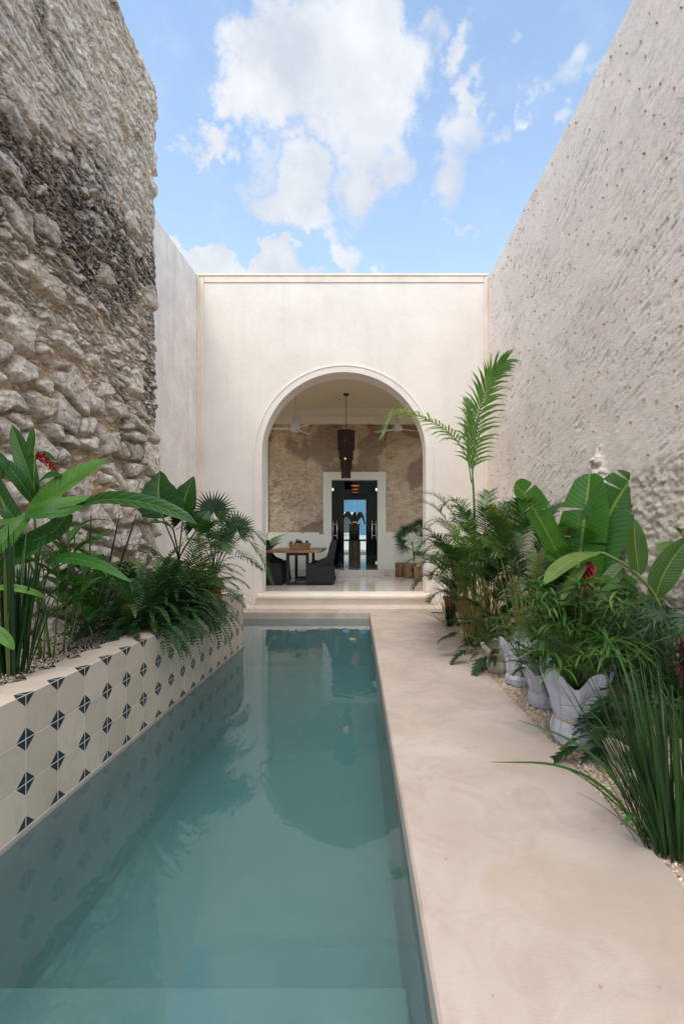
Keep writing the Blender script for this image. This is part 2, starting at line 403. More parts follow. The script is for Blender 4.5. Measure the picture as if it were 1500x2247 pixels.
def f_water(g):
    p = geo(g); n = g.noise(g.scale(p, 1, .6, 1), 2.6, 3, .5, .4); n2 = g.noise(p, 11, 2, .5)
    nor = g.n('ShaderNodeBump', i={'Height': g.m('ADD', n, g.m('MULTIPLY', n2, .08)), 'Strength': .17, 'Distance': .03}).outputs[0]
    fr = g.n('ShaderNodeFresnel', i={'IOR': 1.5, 'Normal': nor}).outputs[0]
    gl = g.n('ShaderNodeBsdfGlossy', i={'Color': (1, 1, 1, 1), 'Roughness': 0.015, 'Normal': nor}).outputs[0]
    tr = g.n('ShaderNodeBsdfTransparent').outputs[0]
    mx = g.n('ShaderNodeMixShader', i={0: fr, 1: tr, 2: gl}).outputs[0]
    bf = g.n('ShaderNodeNewGeometry').outputs['Backfacing']
    mx = g.n('ShaderNodeMixShader', i={0: bf, 1: mx, 2: g.n('ShaderNodeBsdfTransparent').outputs[0]}).outputs[0]
    ab = g.n('ShaderNodeAddShader', i={0: g.n('ShaderNodeVolumeAbsorption', i={'Color': (.36, .78, .79, 1), 'Density': 1.08}).outputs[0], 1: g.n('ShaderNodeVolumeScatter', i={'Color': (.62, .93, .93, 1), 'Density': .33}).outputs[0]}).outputs[0]
    return mx, ab
M['water'] = mat('pool water', f_water)
def leafm(name, dark, mid, light, rib=None, veins=0., rough=.38, trans=.25):
    def f(g):
        A = g.n('ShaderNodeAttribute', attribute_name='lf').outputs['Vector']; s = g.n('ShaderNodeSeparateXYZ', i={0: A}).outputs; p = geo(g)
        r = g.n('ShaderNodeValToRGB', i={0: s[2]}); cr = r.color_ramp; cr.elements[0].color = c4(dark); cr.elements[1].color = c4(light); cr.elements.new(.55).color = c4(mid); cr.elements.new(.955).color = c4(light); cr.elements[len(cr.elements)-1].color = c4([.6*light[0]+.13, .5*light[1]+.07, light[2]])
        n = g.noise(p, 8, 5, .6); cc = g.mix(g.mr(n, .3, .75, 0., .55), r.outputs[0], [x*.6 for x in dark])
        h = None
        if rib:
            k = g.mr(g.m('ABSOLUTE', s[1]), .03, .07, 1., 0.); cc = g.mix(k, cc, rib)
        if veins:
            v = g.m('SINE', g.m('MULTIPLY', g.m('SUBTRACT', s[0], g.m('MULTIPLY', g.m('ABSOLUTE', s[1]), .10)), veins))
            cc = g.mix(g.mr(v, .3, 1., 0., .28), cc, [x*1.7 for x in mid]); h = v
        cc2 = g.mix(1., cc, (1.5, 1.7, .7), 'MULTIPLY')
        b = pbr(g, cc, rough+.10, h, .25, .002, Specular_IOR_Level=.32)
        t = g.n('ShaderNodeBsdfTranslucent', i={'Color': cc2}).outputs[0]
        return g.n('ShaderNodeMixShader', i={0: trans, 1: b, 2: t}).outputs[0]
    return mat(name, f)
M['palm'] = leafm('areca leaf', (.016, .055, .012), (.040, .115, .018), (.11, .20, .03))
M['palm_light'] = leafm('coconut palm leaf', (.07, .16, .03), (.13, .26, .05), (.26, .36, .10), trans=.3)
M['palm_yellow'] = leafm('yellowish palm leaf', (.08, .13, .02), (.16, .22, .04), (.26, .30, .07))
M['fern'] = leafm('fern leaf', (.015, .050, .016), (.035, .095, .028), (.07, .16, .04))
M['fanleaf'] = leafm('fan palm leaf', (.008, .032, .010), (.02, .065, .018), (.04, .10, .025), rough=.4, trans=.12)
M['banana'] = leafm('banana leaf', (.022, .085, .012), (.045, .145, .016), (.09, .21, .03), (.22, .30, .07), 170, .33, .3)
M['ginger'] = leafm('ginger leaf', (.018, .07, .014), (.04, .14, .02), (.11, .25, .035), (.09, .19, .035), 90, .32, .28)
M['ginger_olive'] = leafm('olive ginger leaf', (.035, .085, .014), (.07, .14, .025), (.15, .21, .04), (.18, .22, .06), 120, .36, .25)
M['alocasia'] = leafm('elephant ear leaf', (.015, .055, .014), (.03, .10, .02), (.05, .13, .025), (.14, .22, .06), 46, .35, .3)
M['strap'] = leafm('strap leaf', (.006, .025, .007), (.018, .06, .012), (.04, .11, .02), (.03, .08, .02), 0, .34, .15)
M['dark_leaf'] = leafm('dark leaf', (.010, .035, .012), (.022, .065, .02), (.045, .11, .028))
M['red_leaf'] = leafm('cordyline leaf', (.10, .02, .02), (.20, .05, .04), (.24, .10, .05))
M['petal'] = leafm('red flower bract', (.22, .012, .02), (.40, .02, .05), (.55, .16, .08), trans=.15)
M['dry'] = leafm('dry leaf', (.30, .19, .09), (.42, .27, .14), (.50, .34, .2))
def stemm(name, a, b, c):
    def f(g):
        p = geo(g); z = g.n('ShaderNodeSeparateXYZ', i={0: g.n('ShaderNodeAttribute', attribute_name='lf').outputs['Vector']}).outputs[2]
        n = g.noise(p, 12, 4); cc = g.mix(z, a, b); cc = g.mix(g.mr(n, .5, .7), cc, c)
        return pbr(g, cc, .45)
    return mat(name, f)
M['cane'] = stemm('yellow cane', (.15, .17, .03), (.28, .23, .05), (.09, .12, .02))
M['green_stem'] = stemm('green stem', (.06, .12, .02), (.13, .20, .04), (.05, .08, .02))
M['black_stem'] = stemm('dark stem', (.012, .014, .012), (.02, .025, .018), (.03, .02, .015))
M['bark'] = stemm('palm bark', (.05, .035, .025), (.10, .075, .05), (.03, .02, .015))
def f_wrap(g):
    p = geo(g); n = g.noise(p, 18, 6, .6, .5); n2 = g.noise(p, 300, 2)
    return pbr(g, g.mix(g.mr(n, .3, .7), (.38, .38, .425), (.47, .47, .52)), .85, g.m('ADD', g.m('MULTIPLY', n2, .2), n), .5, .01)
M['wrap'] = mat('white frost cloth', f_wrap)
M['wrap_tan'] = plain('beige frost cloth', (.50, .43, .35), .9)
M['terracotta'] = plain('terracotta', (.46, .17, .08), .8)
M['twine'] = plain('jute twine', (.42, .33, .22), .9)
M['soil'] = plain('soil', (.06, .04, .028), .95)
def f_grav(g):
    s = g.n('ShaderNodeSeparateXYZ', i={0: g.n('ShaderNodeAttribute', attribute_name='lf').outputs['Vector']}).outputs[2]
    r = g.n('ShaderNodeValToRGB', i={0: s}); cr = r.color_ramp; cr.elements[0].color = (.34, .24, .16, 1); cr.elements[1].color = (.74, .62, .50, 1)
    cr.elements.new(.4).color = (.52, .41, .31, 1); cr.elements.new(.7).color = (.62, .52, .42, 1)
    return pbr(g, r.outputs[0], .85)
M['gravel'] = mat('gravel stone', f_grav)
M['black_steel'] = plain('black steel', (.018, .018, .02), .4, Metallic=.3)
M['chrome'] = plain('brushed steel', (.75, .74, .72), .22, Metallic=1.)
def f_cloth(g):
    p = geo(g); n = g.noise(p, 260, 3, .6); n2 = g.noise(p, 4, 4)
    return pbr(g, g.mix(n2, (.010, .010, .012), (.021, .021, .024)), .95, n, .4, .002)
M['slip'] = mat('charcoal slipcover', f_cloth)
def wood(name, a, b, sx=1., sy=14., sz=14., rough=.35):
    def f(g):
        p = geo(g); n = g.noise(g.scale(p, sx, sy, sz), 1.6, 7, .65, .6); n2 = g.noise(g.scale(p, sx, sy*.2, sz*.2), 1.2, 3)
        cc = g.mix(g.mr(n, .3, .7), a, b); cc = g.mix(g.mr(n2, .45, .6, 0., .6), cc, [x*.45 for x in a])
        return pbr(g, cc, rough, n, .15, .003)
    return mat(name, f)
M['table_wood'] = wood('parota wood', (.20, .08, .035), (.38, .18, .085), 10., 1.2, 10.)
M['stump'] = wood('stump wood', (.19, .085, .04), (.36, .19, .10), 12, 12, 1.2, .6)
M['pedestal'] = wood('red brown wood', (.24, .08, .04), (.42, .17, .09), 14, 14, 1.2, .4)
M['white_metal'] = plain('white enamel', (.62, .59, .54), .4)
M['fringe'] = plain('brown fringe', (.045, .017, .014), .9)
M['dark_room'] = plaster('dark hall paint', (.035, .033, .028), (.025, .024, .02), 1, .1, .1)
M['dark_wood'] = plain('black timber', (.012, .012, .011), .5)
M['statue'] = plain('black bronze', (.006, .006, .006), .45)
def f_floor(g):
    p = geo(g); br = g.n('ShaderNodeTexBrick', offset=.5, i={'Vector': p, 'Color1': (.68, .60, .51, 1), 'Color2': (.60, .53, .45, 1), 'Mortar': (.42, .37, .31, 1), 'Scale': 1., 'Mortar Size': .006, 'Brick Width': .62, 'Row Height': .42})
    n = g.noise(p, 3, 7, .6, 1.); cc = g.mix(g.mr(n, .4, .7, 0., .5), br.outputs[0], (.60, .53, .44))
    return pbr(g, cc, g.mr(n, .3, .7, .06, .14), None)
M['marble'] = mat('polished limestone floor', f_floor)
def f_slab(g):
    p = geo(g); n = g.noise(g.scale(p, 1.2, 7, 7), 2, 6, .6, .6); n2 = g.noise(p, 30, 5, .7)
    cc = g.mix(g.mr(n, .35, .68), (.60, .46, .365), (.66, .555, .46)); return pbr(g, g.mix(g.mr(n2, .55, .7, 0., .3), cc, (.5, .38, .28)), .55, n2, .2, .003)
M['slab'] = mat('pink limestone', f_slab)
M['sill'] = plaster('pale stone', (.76, .68, .60), (.68, .60, .51), 2, .2, .3)
M['ledge'] = plain('grey cement', (.40, .36, .31), .7)
M['grit'] = plain('beige grit', (.40, .31, .23), .95)
def f_glass(g):
    fr = g.n('ShaderNodeFresnel', i={'IOR': 1.16}).outputs[0]
    return g.n('ShaderNodeMixShader', i={0: fr, 1: g.n('ShaderNodeBsdfTransparent', i={0: (.80, .86, .83, 1)}).outputs[0], 2: g.n('ShaderNodeBsdfGlossy', i={'Roughness': .01}).outputs[0]}).outputs[0]
M['glass'] = mat('clear glass', f_glass)
def emis(name, c, s): return mat(name, lambda g: g.n('ShaderNodeEmission', i={0: c4(c), 1: s}).outputs[0])
M['bulb'] = emis('warm bulb', (1, .36, .08), 1.5); M['glow'] = emis('orange glow', (1, .16, .03), 1.0)
M['basket'] = wood('wicker', (.26, .14, .07), (.48, .29, .15), 30, 30, 60, .7)
M['blue_wall'] = plaster('blue street wall', (.13, .30, .46), (.11, .26, .41), 1, .1, .1)
M['street'] = plain('asphalt', (.09, .09, .09), .8)
M['pavement'] = plain('pavement', (.45, .43, .42), .7)
M['ground'] = plain('earth', (.20, .16, .12), .95)
M['white_paint'] = plain('white paint', (.75, .74, .72), .6)
M['grille'] = plain('grey grille', (.16, .17, .19), .5)
M['succulent'] = leafm('succulent leaf', (.012, .05, .02), (.03, .10, .04), (.06, .16, .06))
# ================= SETTING =================
WZ = -.13; FL = .22; DY = 9.15; CX = -.237
def plx(y): return -1.87+.05*y           # planter front line
def swx(y): return -3.15+.05*y           # rubble wall line
def lwx(y): return -3.62+.05*y           # plaster wall line
def one(name, m, fn, parent=None, smooth=False, **k):
    b = MB(); fn(b); o = b.build(name, m, parent, smooth); tag(o, **k); return o
# ground all round the courtyard and house
def gr(b):
    z = -.05
    for x0, x1, y0, y1 in ((-900, -3.6, -900, 900), (3.05, 900, -900, 900), (-3.6, 3.05, -900, .05), (-3.6, 3.05, 40, 900)): b.add([(x0, y0, z), (x1, y0, z), (x1, y1, z), (x0, y1, z)], [(0, 1, 2, 3)])
one('ground', M['ground'], gr, kind='structure')
pool = [(.25, .3), (.25, 8.27), (-2.75, 8.27), (-2.75, 6.335), (plx(6.33)+.02, 6.335), (plx(.3)+.02, .3)]
def basin(b):
    zb = -.98; t = -.125; n = len(pool)
    vs = [(x, y, zb) for x, y in pool]+[(x, y, t) for x, y in pool]
    b.add(vs, [tuple(range(n))]+[(i, i+n, (i+1) % n+n, (i+1) % n) for i in range(n)])
    x0, x1 = plx(1)+.03, .245
    b.box(x0, x1, .31, 2.20, zb, -.72, .012)       # entry steps
one('pool_basin', M['basin'], basin, kind='structure')
def wat(b):
    e = .004; n = len(pool); pp = [(.25-e, .3+e), (.25-e, 8.27-e), (-2.75+e, 8.27-e), (-2.75+e, 6.42+e), (plx(6.33)+.02+e, 6.335), (plx(.3)+.02+e, .3+e)]
    vs = [(x, y, -.976) for x, y in pp]+[(x, y, WZ) for x, y in pp]
    b.add(vs, [tuple(range(n-1, -1, -1)), tuple(range(n, 2*n))]+[(i, (i+1) % n, (i+1) % n+n, i+n) for i in range(n)])
one('water', M['water'], wat, kind='structure')
def deck(b):
    # poured walkway right of the pool, its pool edge slightly eased, and the terrace strip in front of the arch
    e = .012
    for z0, z1, xe in ((-.125, -e, .25), ):
        b.add([(xe, .3, z0), (xe, 8.27, z0), (xe, 8.27, z1), (xe, .3, z1)], [(0, 1, 2, 3)])
        b.add([(xe, .3, z1), (xe, 8.27, z1), (xe+e, 8.27, 0), (xe+e, .3, 0)], [(0, 1, 2, 3)])
    b.add([(.262, .3, 0), (1.36, .3, 0), (1.36, 8.27, 0), (.262, 8.27, 0)], [(0, 1, 2, 3)])
    b.add([(1.36, .3, 0), (1.36, .3, -.06), (1.36, 9.0, -.06), (1.36, 9.0, 0)], [(0, 1, 2, 3)])
    b.add([(-3.6, -6, 0), (2.64, -6, 0), (2.64, .3, 0), (-3.6, .3, 0)], [(0, 1, 2, 3)])
    b.add([(-3.6, .3, 0), (.25, .3, 0), (.25, .3, -.13), (-3.6, .3, -.13)], [(0, 1, 2, 3)])
one('walkway', M['deck'], deck, kind='structure')
def terr(b):
    b.add([(-3.6, 8.27, -.125), (.25, 8.27, -.125), (.25, 8.27, -.01), (-3.6, 8.27, -.01)], [(0, 1, 2, 3)])
    b.add([(-3.6, 8.27, -.01), (.25, 8.27, -.01), (.25, 8.28, 0), (-3.6, 8.28, 0)], [(0, 1, 2, 3)])
    b.add([(-3.6, 8.28, 0), (.262, 8.28, 0), (.262, 8.62, 0), (-3.6, 8.62, 0)], [(0, 1, 2, 3)])
    b.add([(-3.6, 6.42, -.004), (-2.75, 6.42, -.004), (-2.75, 8.27, -.004), (-3.6, 8.27, -.004)], [(0, 1, 2, 3)])
    b.add([(-2.75, 6.42, -.125), (-2.75, 6.42, -.004), (-2.75, 8.27, -.004), (-2.75, 8.27, -.125)], [(0, 1, 2, 3)])
    b.add([(.262, 8.27, 0), (1.6, 8.27, 0), (1.6, 8.62, 0), (.262, 8.62, 0)], [(0, 1, 2, 3)])
one('terrace', M['deck'], terr, kind='structure')
def terr2(b):
    x = -3.3; random.seed(3)
    while x < 2.5:
        L = random.uniform(.7, 1.15); b.box(x+.002, min(x+L, 2.6)-.002, 8.623, 9.06, -.04, .003+random.uniform(0, .002), .004); x += L
one('paving', M['slab'], terr2, kind='structure')
# ---- facade with arch
def facade():
    root = empty('arched_facade', (CX, DY, 0), 'tall cream plastered house front with one big round arch at the end of the pool', 'facade')
    xl, xr, top = -3.166, 2.646, 6.56; r = 1.64; sp = 1.535+EYE; n = 40
    al = [(CX-r*cos(pi*i/n), sp+r*sin(pi*i/n)) for i in range(n+1)]
    def face(b):
        cols = [(xl, None), (CX-r, 0)]
        b.add([(xl, DY, -.06), (CX-r, DY, -.06), (CX-r, DY, top), (xl, DY, top)], [(0, 1, 2, 3)])
        b.add([(CX+r, DY, -.06), (xr, DY, -.06), (xr, DY, top), (CX+r, DY, top)], [(0, 1, 2, 3)])
        for i in range(n):
            (a, za), (c, zc) = al[i], al[i+1]; b.add([(a, DY, za), (c, DY, zc), (c, DY, top), (a, DY, top)], [(0, 1, 2, 3)])
        yb = DY+.42; ol = [(CX-r, FL)]+al+[(CX+r, FL)]
        for i in range(len(ol)-1):
            (a, za), (c, zc) = ol[i], ol[i+1]; b.add([(a, DY, za), (a, yb, za), (c, yb, zc), (c, DY, zc)], [(0, 1, 2, 3)])
        for (x0, x1) in ((xl, CX-r), (CX+r, xr)): b.add([(x0, yb, FL), (x1, yb, FL), (x1, yb, top), (x0, yb, top)], [(3, 2, 1, 0)])
        for i in range(n):
            (a, za), (c, zc) = al[i], al[i+1]; b.add([(a, yb, za), (c, yb, zc), (c, yb, top), (a, yb, top)], [(3, 2, 1, 0)])
        b.add([(xl, DY, top), (xr, DY, top), (xr, yb, top), (xl, yb, top)], [(0, 1, 2, 3)])
    one('wall', M['facade'], face, root)
    def ring(b, r0, r1, d0, d1, foot):
        a = [(CX-r0, foot)]+[(CX-r0*cos(pi*i/64), sp+r0*sin(pi*i/64)) for i in range(65)]+[(CX+r0, foot)]
        c = [(CX-r1, foot)]+[(CX-r1*cos(pi*i/64), sp+r1*sin(pi*i/64)) for i in range(65)]+[(CX+r1, foot)]
        m = (r0+r1)/2
        for i in range(len(a)-1):
            for q in range(3):
                A, B, da, db = ((a, a, 0, d0), (a, c, d0, d1), (c, c, d1, 0))[q]
                b.add([(A[i][0], DY-da, A[i][1]), (A[i+1][0], DY-da, A[i+1][1]), (B[i+1][0], DY-db, B[i+1][1]), (B[i][0], DY-db, B[i][1])], [(0, 1, 2, 3)])
    one('arch_moulding', M['facade'], lambda b: (ring(b, r+.002, r+.125, .012, .012, .10), ring(b, r+.125, r+.165, .024, .018, .0)), root)
    def fr(b):
        b.box(xl+.004, xl+.05, DY-.028, DY-.001, -.05, top-.002, .01); b.box(xl+.05, xl+.135, DY-.016, DY-.001, -.05, top-.002, .008)
        b.box(xr-.085, xr-.004, DY-.016, DY-.001, -.05, top-.002, .008); b.box(xl+.14, xr-.09, DY-.016, DY-.001, top-.125, top+.0, .008)
        b.box(xl+.004, xr-.004, DY-.03, DY+.3, top+.001, top+.055, .012)
    one('border_moulding', M['trim'], fr, root)
facade()
def sill(b):
    x0, x1 = CX-1.715, CX+1.715
    prof = [(DY+.30, FL), (DY-.06, FL)]+[(DY-.06-.055*sin(pi*k/8), FL-.055+.055*cos(pi*k/8)) for k in range(9)]+[(DY-.035, FL-.11), (DY-.035, -.02)]
    n = len(prof)
    for i in range(n-1):
        (a, za), (c, zc) = prof[i], prof[i+1]; b.add([(x0, a, za), (x1, a, za), (x1, c, zc), (x0, c, zc)], [(3, 2, 1, 0)])
    b.add([(x0, y, z) for y, z in prof]+[(x0, DY+.3, -.02)], [tuple(range(n+1))]); b.add([(x1, y, z) for y, z in prof]+[(x1, DY+.3, -.02)], [tuple(range(n, -1, -1))])
one('arch_step', M['sill'], sill, None, True, label='low pale stone step with a rounded nosing across the foot of the arch', cat='step')
# ---- side walls
def lw(b):
    y0, y1 = .3, 9.3; t = 6.57
    b.add([(lwx(y0), y0, -.05), (lwx(y1), y1, -.05), (lwx(y1), y1, t), (lwx(y0), y0, t)], [(0, 1, 2, 3)])
    b.add([(lwx(y0)-.35, y0, -.05), (lwx(y1)-.35, y1, -.05), (lwx(y1)-.35, y1, t), (lwx(y0)-.35, y0, t)], [(3, 2, 1, 0)])
    b.add([(lwx(y0), y0, t), (lwx(y1), y1, t), (lwx(y1)-.35, y1, t), (lwx(y0)-.35, y0, t)], [(0, 1, 2, 3)])
one('side_wall', M['white_wall'], lw, label='tall smooth whitish plastered wall at left between the rubble wall and the house front', cat='wall')
def rubble():
    root = empty('rubble_wall', (swx(3.4), 3.4, 0), 'very tall bare limestone rubble wall at left with big boulders low down and black lichen', 'wall')
    ys = np.concatenate([np.arange(.3, 3.4, .035), np.arange(3.4, 6.452, .0105)]); zs = np.arange(.30, 7.83, .0105)
    Y, Z = np.meshgrid(ys, zs, indexing='ij'); nu, nv = Y.shape
    wy = Y+(fbm(Y*2.5, Z*2.5, 3, 3)-.5)*.28; wz = Z+(fbm(Y*2.5, Z*2.5, 8, 3)-.5)*.22
    def layer(sx, sz, seed, tilt=.0, wv=.3):
        zz = wz+tilt*wy; row = np.floor(zz/sz)
        f1, f2, idd, cx, cy = voro(wy/sx, zz/sz, seed, .9, wv); return f1, f2-f1, idd, cx, cy
    fa, ea, ia, xa, ya = layer(.10, .040, 11, .12)
    fb, eb, ib, xb, yb = layer(.34, .23, 21, .1, .75)
    fc, ec, ic, xc, yc = layer(.19, .080, 41, -.06, .5)
    big = fbm(Y*.5, Z*.5, 77, 3)
    low = 1-ss(Z+(big-.5)*1.2+(Y-5)*.12, 2.75, 3.25)
    pb = .95*low+.13*(1-low)
    high = ss(Z+(big-.5)*1., 4.9, 5.6)
    hs = .036*ss(ea, .02, .14)*(.3+1.3*ia)+.020*(ia-.5)-.034*ya*ss(ea, .0, .2)
    A = ia.copy(); C = ss(ea, .03, .14); dark = 1-ss(ea, .05, .35)
    pc = .28*(1-high)+.8*high
    kc = (ic < pc) & (ec > .045)
    hc = .022+.042*ss(ec, .04, .18)*(.5+_h(np.floor(ic*9999), np.floor(ic*777), 3))-.03*yc*ss(ec, .04, .3)
    h = np.where(kc, np.maximum(hs*.4, hc), hs); A = np.where(kc, ic/pc, A); C = np.where(kc, ss(ec, .045, .10), C); dark = np.where(kc, (1-ss(ec, .045, .15))*.6, dark)
    rb = _h(np.floor(ib*9999), np.floor(ib*333), 7)
    kb = (ib < pb) & (eb > .07+.20*rb*rb)
    dome = np.sqrt(np.clip(1-(fb/.72)**2, 0, 1))
    hb = .03+.085*ss(eb-.20*rb*rb, .065, .22)*(.6+.9*rb)+.04*dome*low-.04*yb*ss(eb, .08, .4)
    h = np.where(kb, np.maximum(h*.2, hb), h*(1-.3*low)-low*.04); A = np.where(kb, ib/np.maximum(pb, .1), A); C = np.where(kb, ss(eb, .085, .13), C*(1-.3*low)); dark = np.where(kb, (1-ss(eb, .09, .22))*.8, dark)
    def facet(sy, sz, sd_):
        q1, q2, qi, qx, qy = voro(wy/sy, wz/sz, sd_, .95, .5); a1 = _h(np.floor(qi*9999), np.floor(qi*555), sd_+1)-.5; a2 = _h(np.floor(qi*9999), np.floor(qi*555), sd_+2)-.5
        return (qi-.5)*.5+qx*a1*1.6+qy*a2*1.6
    fc1 = facet(.11, .075, 201); fc2 = facet(.045, .03, 211)
    h = h+np.where(kb, fc1*.022+fc2*.008, np.where(kc, fc1*.022+fc2*.012, fc2*.013))
    rough = (fbm(Y*9, Z*13, 5, 5, .62)-.5); h = h+rough*np.where(kb, .045, .02)+(fbm(Y*40, Z*60, 15, 3, .6)-.5)*.012
    h = h*(1-.35*high)+high*(fbm(Y*5, Z*11, 50, 4)-.5)*.06          # upper courses half smeared with old mortar
    sm = high*ss(fbm(Y*2, Z*3, 61, 4), .45, .6)
    C = np.clip(C+high*.5, 0, 1)
    h = h*(.78-.12*low)+.05*(big-.5)
    lz = Z-(4.55+(Y-4)*.16)
    lich = np.exp(-(lz/.62)**2)*ss(fbm(Y*1.3, Z*1.6, 90, 4), .25, .52)*1.1+.22*np.exp(-((Z-3.7)/.8)**2)*ss(fbm(Y*1.3, Z*2, 94, 4), .45, .7)+.55*ss(fbm(Y*2.2+4, Z*.9, 99, 4), .55, .68)
    edge = ss(Y, 6.15, 6.45)
    YY = Y+edge*(fbm(Z*7, Z*0+.5, 4, 4)-.5)*.09+edge*(h-.03)*.35
    tz = 7.77-.14*ss(Y, 5.3, 6.45)+(fbm(Y*6, Y*0+.2, 12, 4)-.5)*.16
    ZZ = .30+(Z-.30)*(tz-.30)/(7.82-.30)
    Xo = swx(Y)+h; far = ss(Y, 6.36, 6.45); Xo = Xo-far*.05
    V = np.stack([Xo, YY, ZZ], -1).reshape(-1, 3)
    S = np.stack([np.clip(A, 0, 1), C, np.clip(lich*(.35+.9*dark)*1.3, 0, 1)], -1).reshape(-1, 3)
    o = mkobj('stone_face', V, gridfaces(nu, nv)[:, ::1], M['rubble'], root, True, None, {'st': S})
    b = MB()
    b.add([(swx(.3)-.45, .3, -.05), (swx(.3)-.01, .3, -.05), (swx(6.4)-.01, 6.39, -.05), (lwx(6.4)+.03, 6.39, -.05), (swx(.3)-.45, .3, 7.66), (swx(.3)-.01, .3, 7.66), (swx(6.4)-.01, 6.39, 7.48), (lwx(6.4)+.03, 6.39, 7.48)],
          [(0, 3, 2, 1), (4, 5, 6, 7), (0, 1, 5, 4), (1, 2, 6, 5), (2, 3, 7, 6), (3, 0, 4, 7)])
    b.build('wall_core', M['rubble'], root)
rubble()
def rightwall():
    root = empty('rough_wall', (2.64, 4.7, 0), 'tall rough lime plaster wall at right studded with brick chips and patched with bare stone', 'wall')
    ys = np.concatenate([np.arange(.3, 3.2, .05), np.arange(3.2, 9.16, .0165)]); zs = np.arange(-.05, 6.535, .0165)
    Y, Z = np.meshgrid(ys, zs, indexing='ij'); nu, nv = Y.shape
    n = fbm(Y*1.1, Z*1.1, 31, 5); q = fbm(Y*.8+3, Z*1.3, 35, 3)
    pm = ss(n+(2.0-Z)*.22+(5.3-Y)*.045-(q-.5)*.3, .60, .70)*(1-ss(Z, 2.5, 3.0))*ss(6.2-Y, 0, 1.2)
    pm = np.maximum(pm, ss(.16-np.hypot((Y-5.02)*1.1, Z-2.07)*1., 0, .06)*.9)
    f1, e, i_, cx, cy = voro(Y/.07+(fbm(Y*6, Z*6, 2, 3)-.5)*2, Z/.04+(fbm(Y*6, Z*6, 4, 3)-.5)*2, 55)
    k = (Y*.42+Z)*1.0; kk = (Y-Z*.42)
    groove = ss(fbm(kk*7, k*46, 71, 4, .6), .60, .72)
    nn = fbm(kk*7, k*17, 13, 5, .65)-.5
    h = nn*.010-groove*.011*ss(fbm(Y*2, Z*2, 5, 3), .35, .6)+(fbm(Y*1.2, Z*1.2, 6, 3)-.5)*.035
    h = h+pm*(-.015+.018*ss(e, .05, .3)*i_+.04*(fbm(Y*9, Z*13, 7, 5, .65)-.5))
    rk = np.clip(1-((Y-5.0)/.15)**2-((Z-2.12)/.28)**2+(fbm(Y*6, Z*6, 88, 4, .6)-.5)*3.2, 0, 1)**.5*ss(.42-np.hypot((Y-5.0)*1.4, Z-2.12), 0, .12); h = h+rk*(.055+.16*(fbm(Y*13, Z*17, 3, 5, .6)-.5)); pm = np.maximum(pm, ss(rk, .0, .3)*.6)
    V = np.stack([2.64-h, Y, Z], -1).reshape(-1, 3)
    S = np.stack([np.clip(pm, 0, 1), e, i_], -1).reshape(-1, 3)
    mkobj('plaster_face', V, gridfaces(nu, nv)[:, ::-1].copy(), M['rough_wall'], root, True, None, {'st': S})
    b = MB(); random.seed(5)
    r = 0; z = 1.35
    while z < 6.5:
        y = 3.3+(.16 if r % 2 else 0)
        while y < 9.05:
            yy = y+random.gauss(0, .06); zz = z+random.gauss(0, .04)+(y-5)*.03
            if random.random() < .72 and zz < 6.5 and (zz > 2.3 or yy > 6.3 or random.random() < .3) and not (abs(yy-5) < .2 and abs(zz-2.1) < .35):
                a = random.uniform(.004, .011); c = random.uniform(.006, .016); t = random.uniform(-.8, .8)
                pts = []
                for dx in (.03, -.008-random.random()*.010):
                    for k in range(5):
                        th = 2*pi*k/5+t; pts.append((2.64+dx, yy+a*cos(th)*random.uniform(.7, 1.2), zz+c*sin(th)*random.uniform(.7, 1.2)))
                b.add(pts, [(0, 1, 6, 5), (1, 2, 7, 6), (2, 3, 8, 7), (3, 4, 9, 8), (4, 0, 5, 9), (9, 8, 7, 6, 5)])
            y += .315
        z += .165; r += 1
    b.build('brick_chips', M['brick'], root)
    def core(b): b.box(2.70, 3.05, .3, 9.6, -.05, 6.50)
    one('wall_core', M['rough_wall'], core, root)
rightwall()
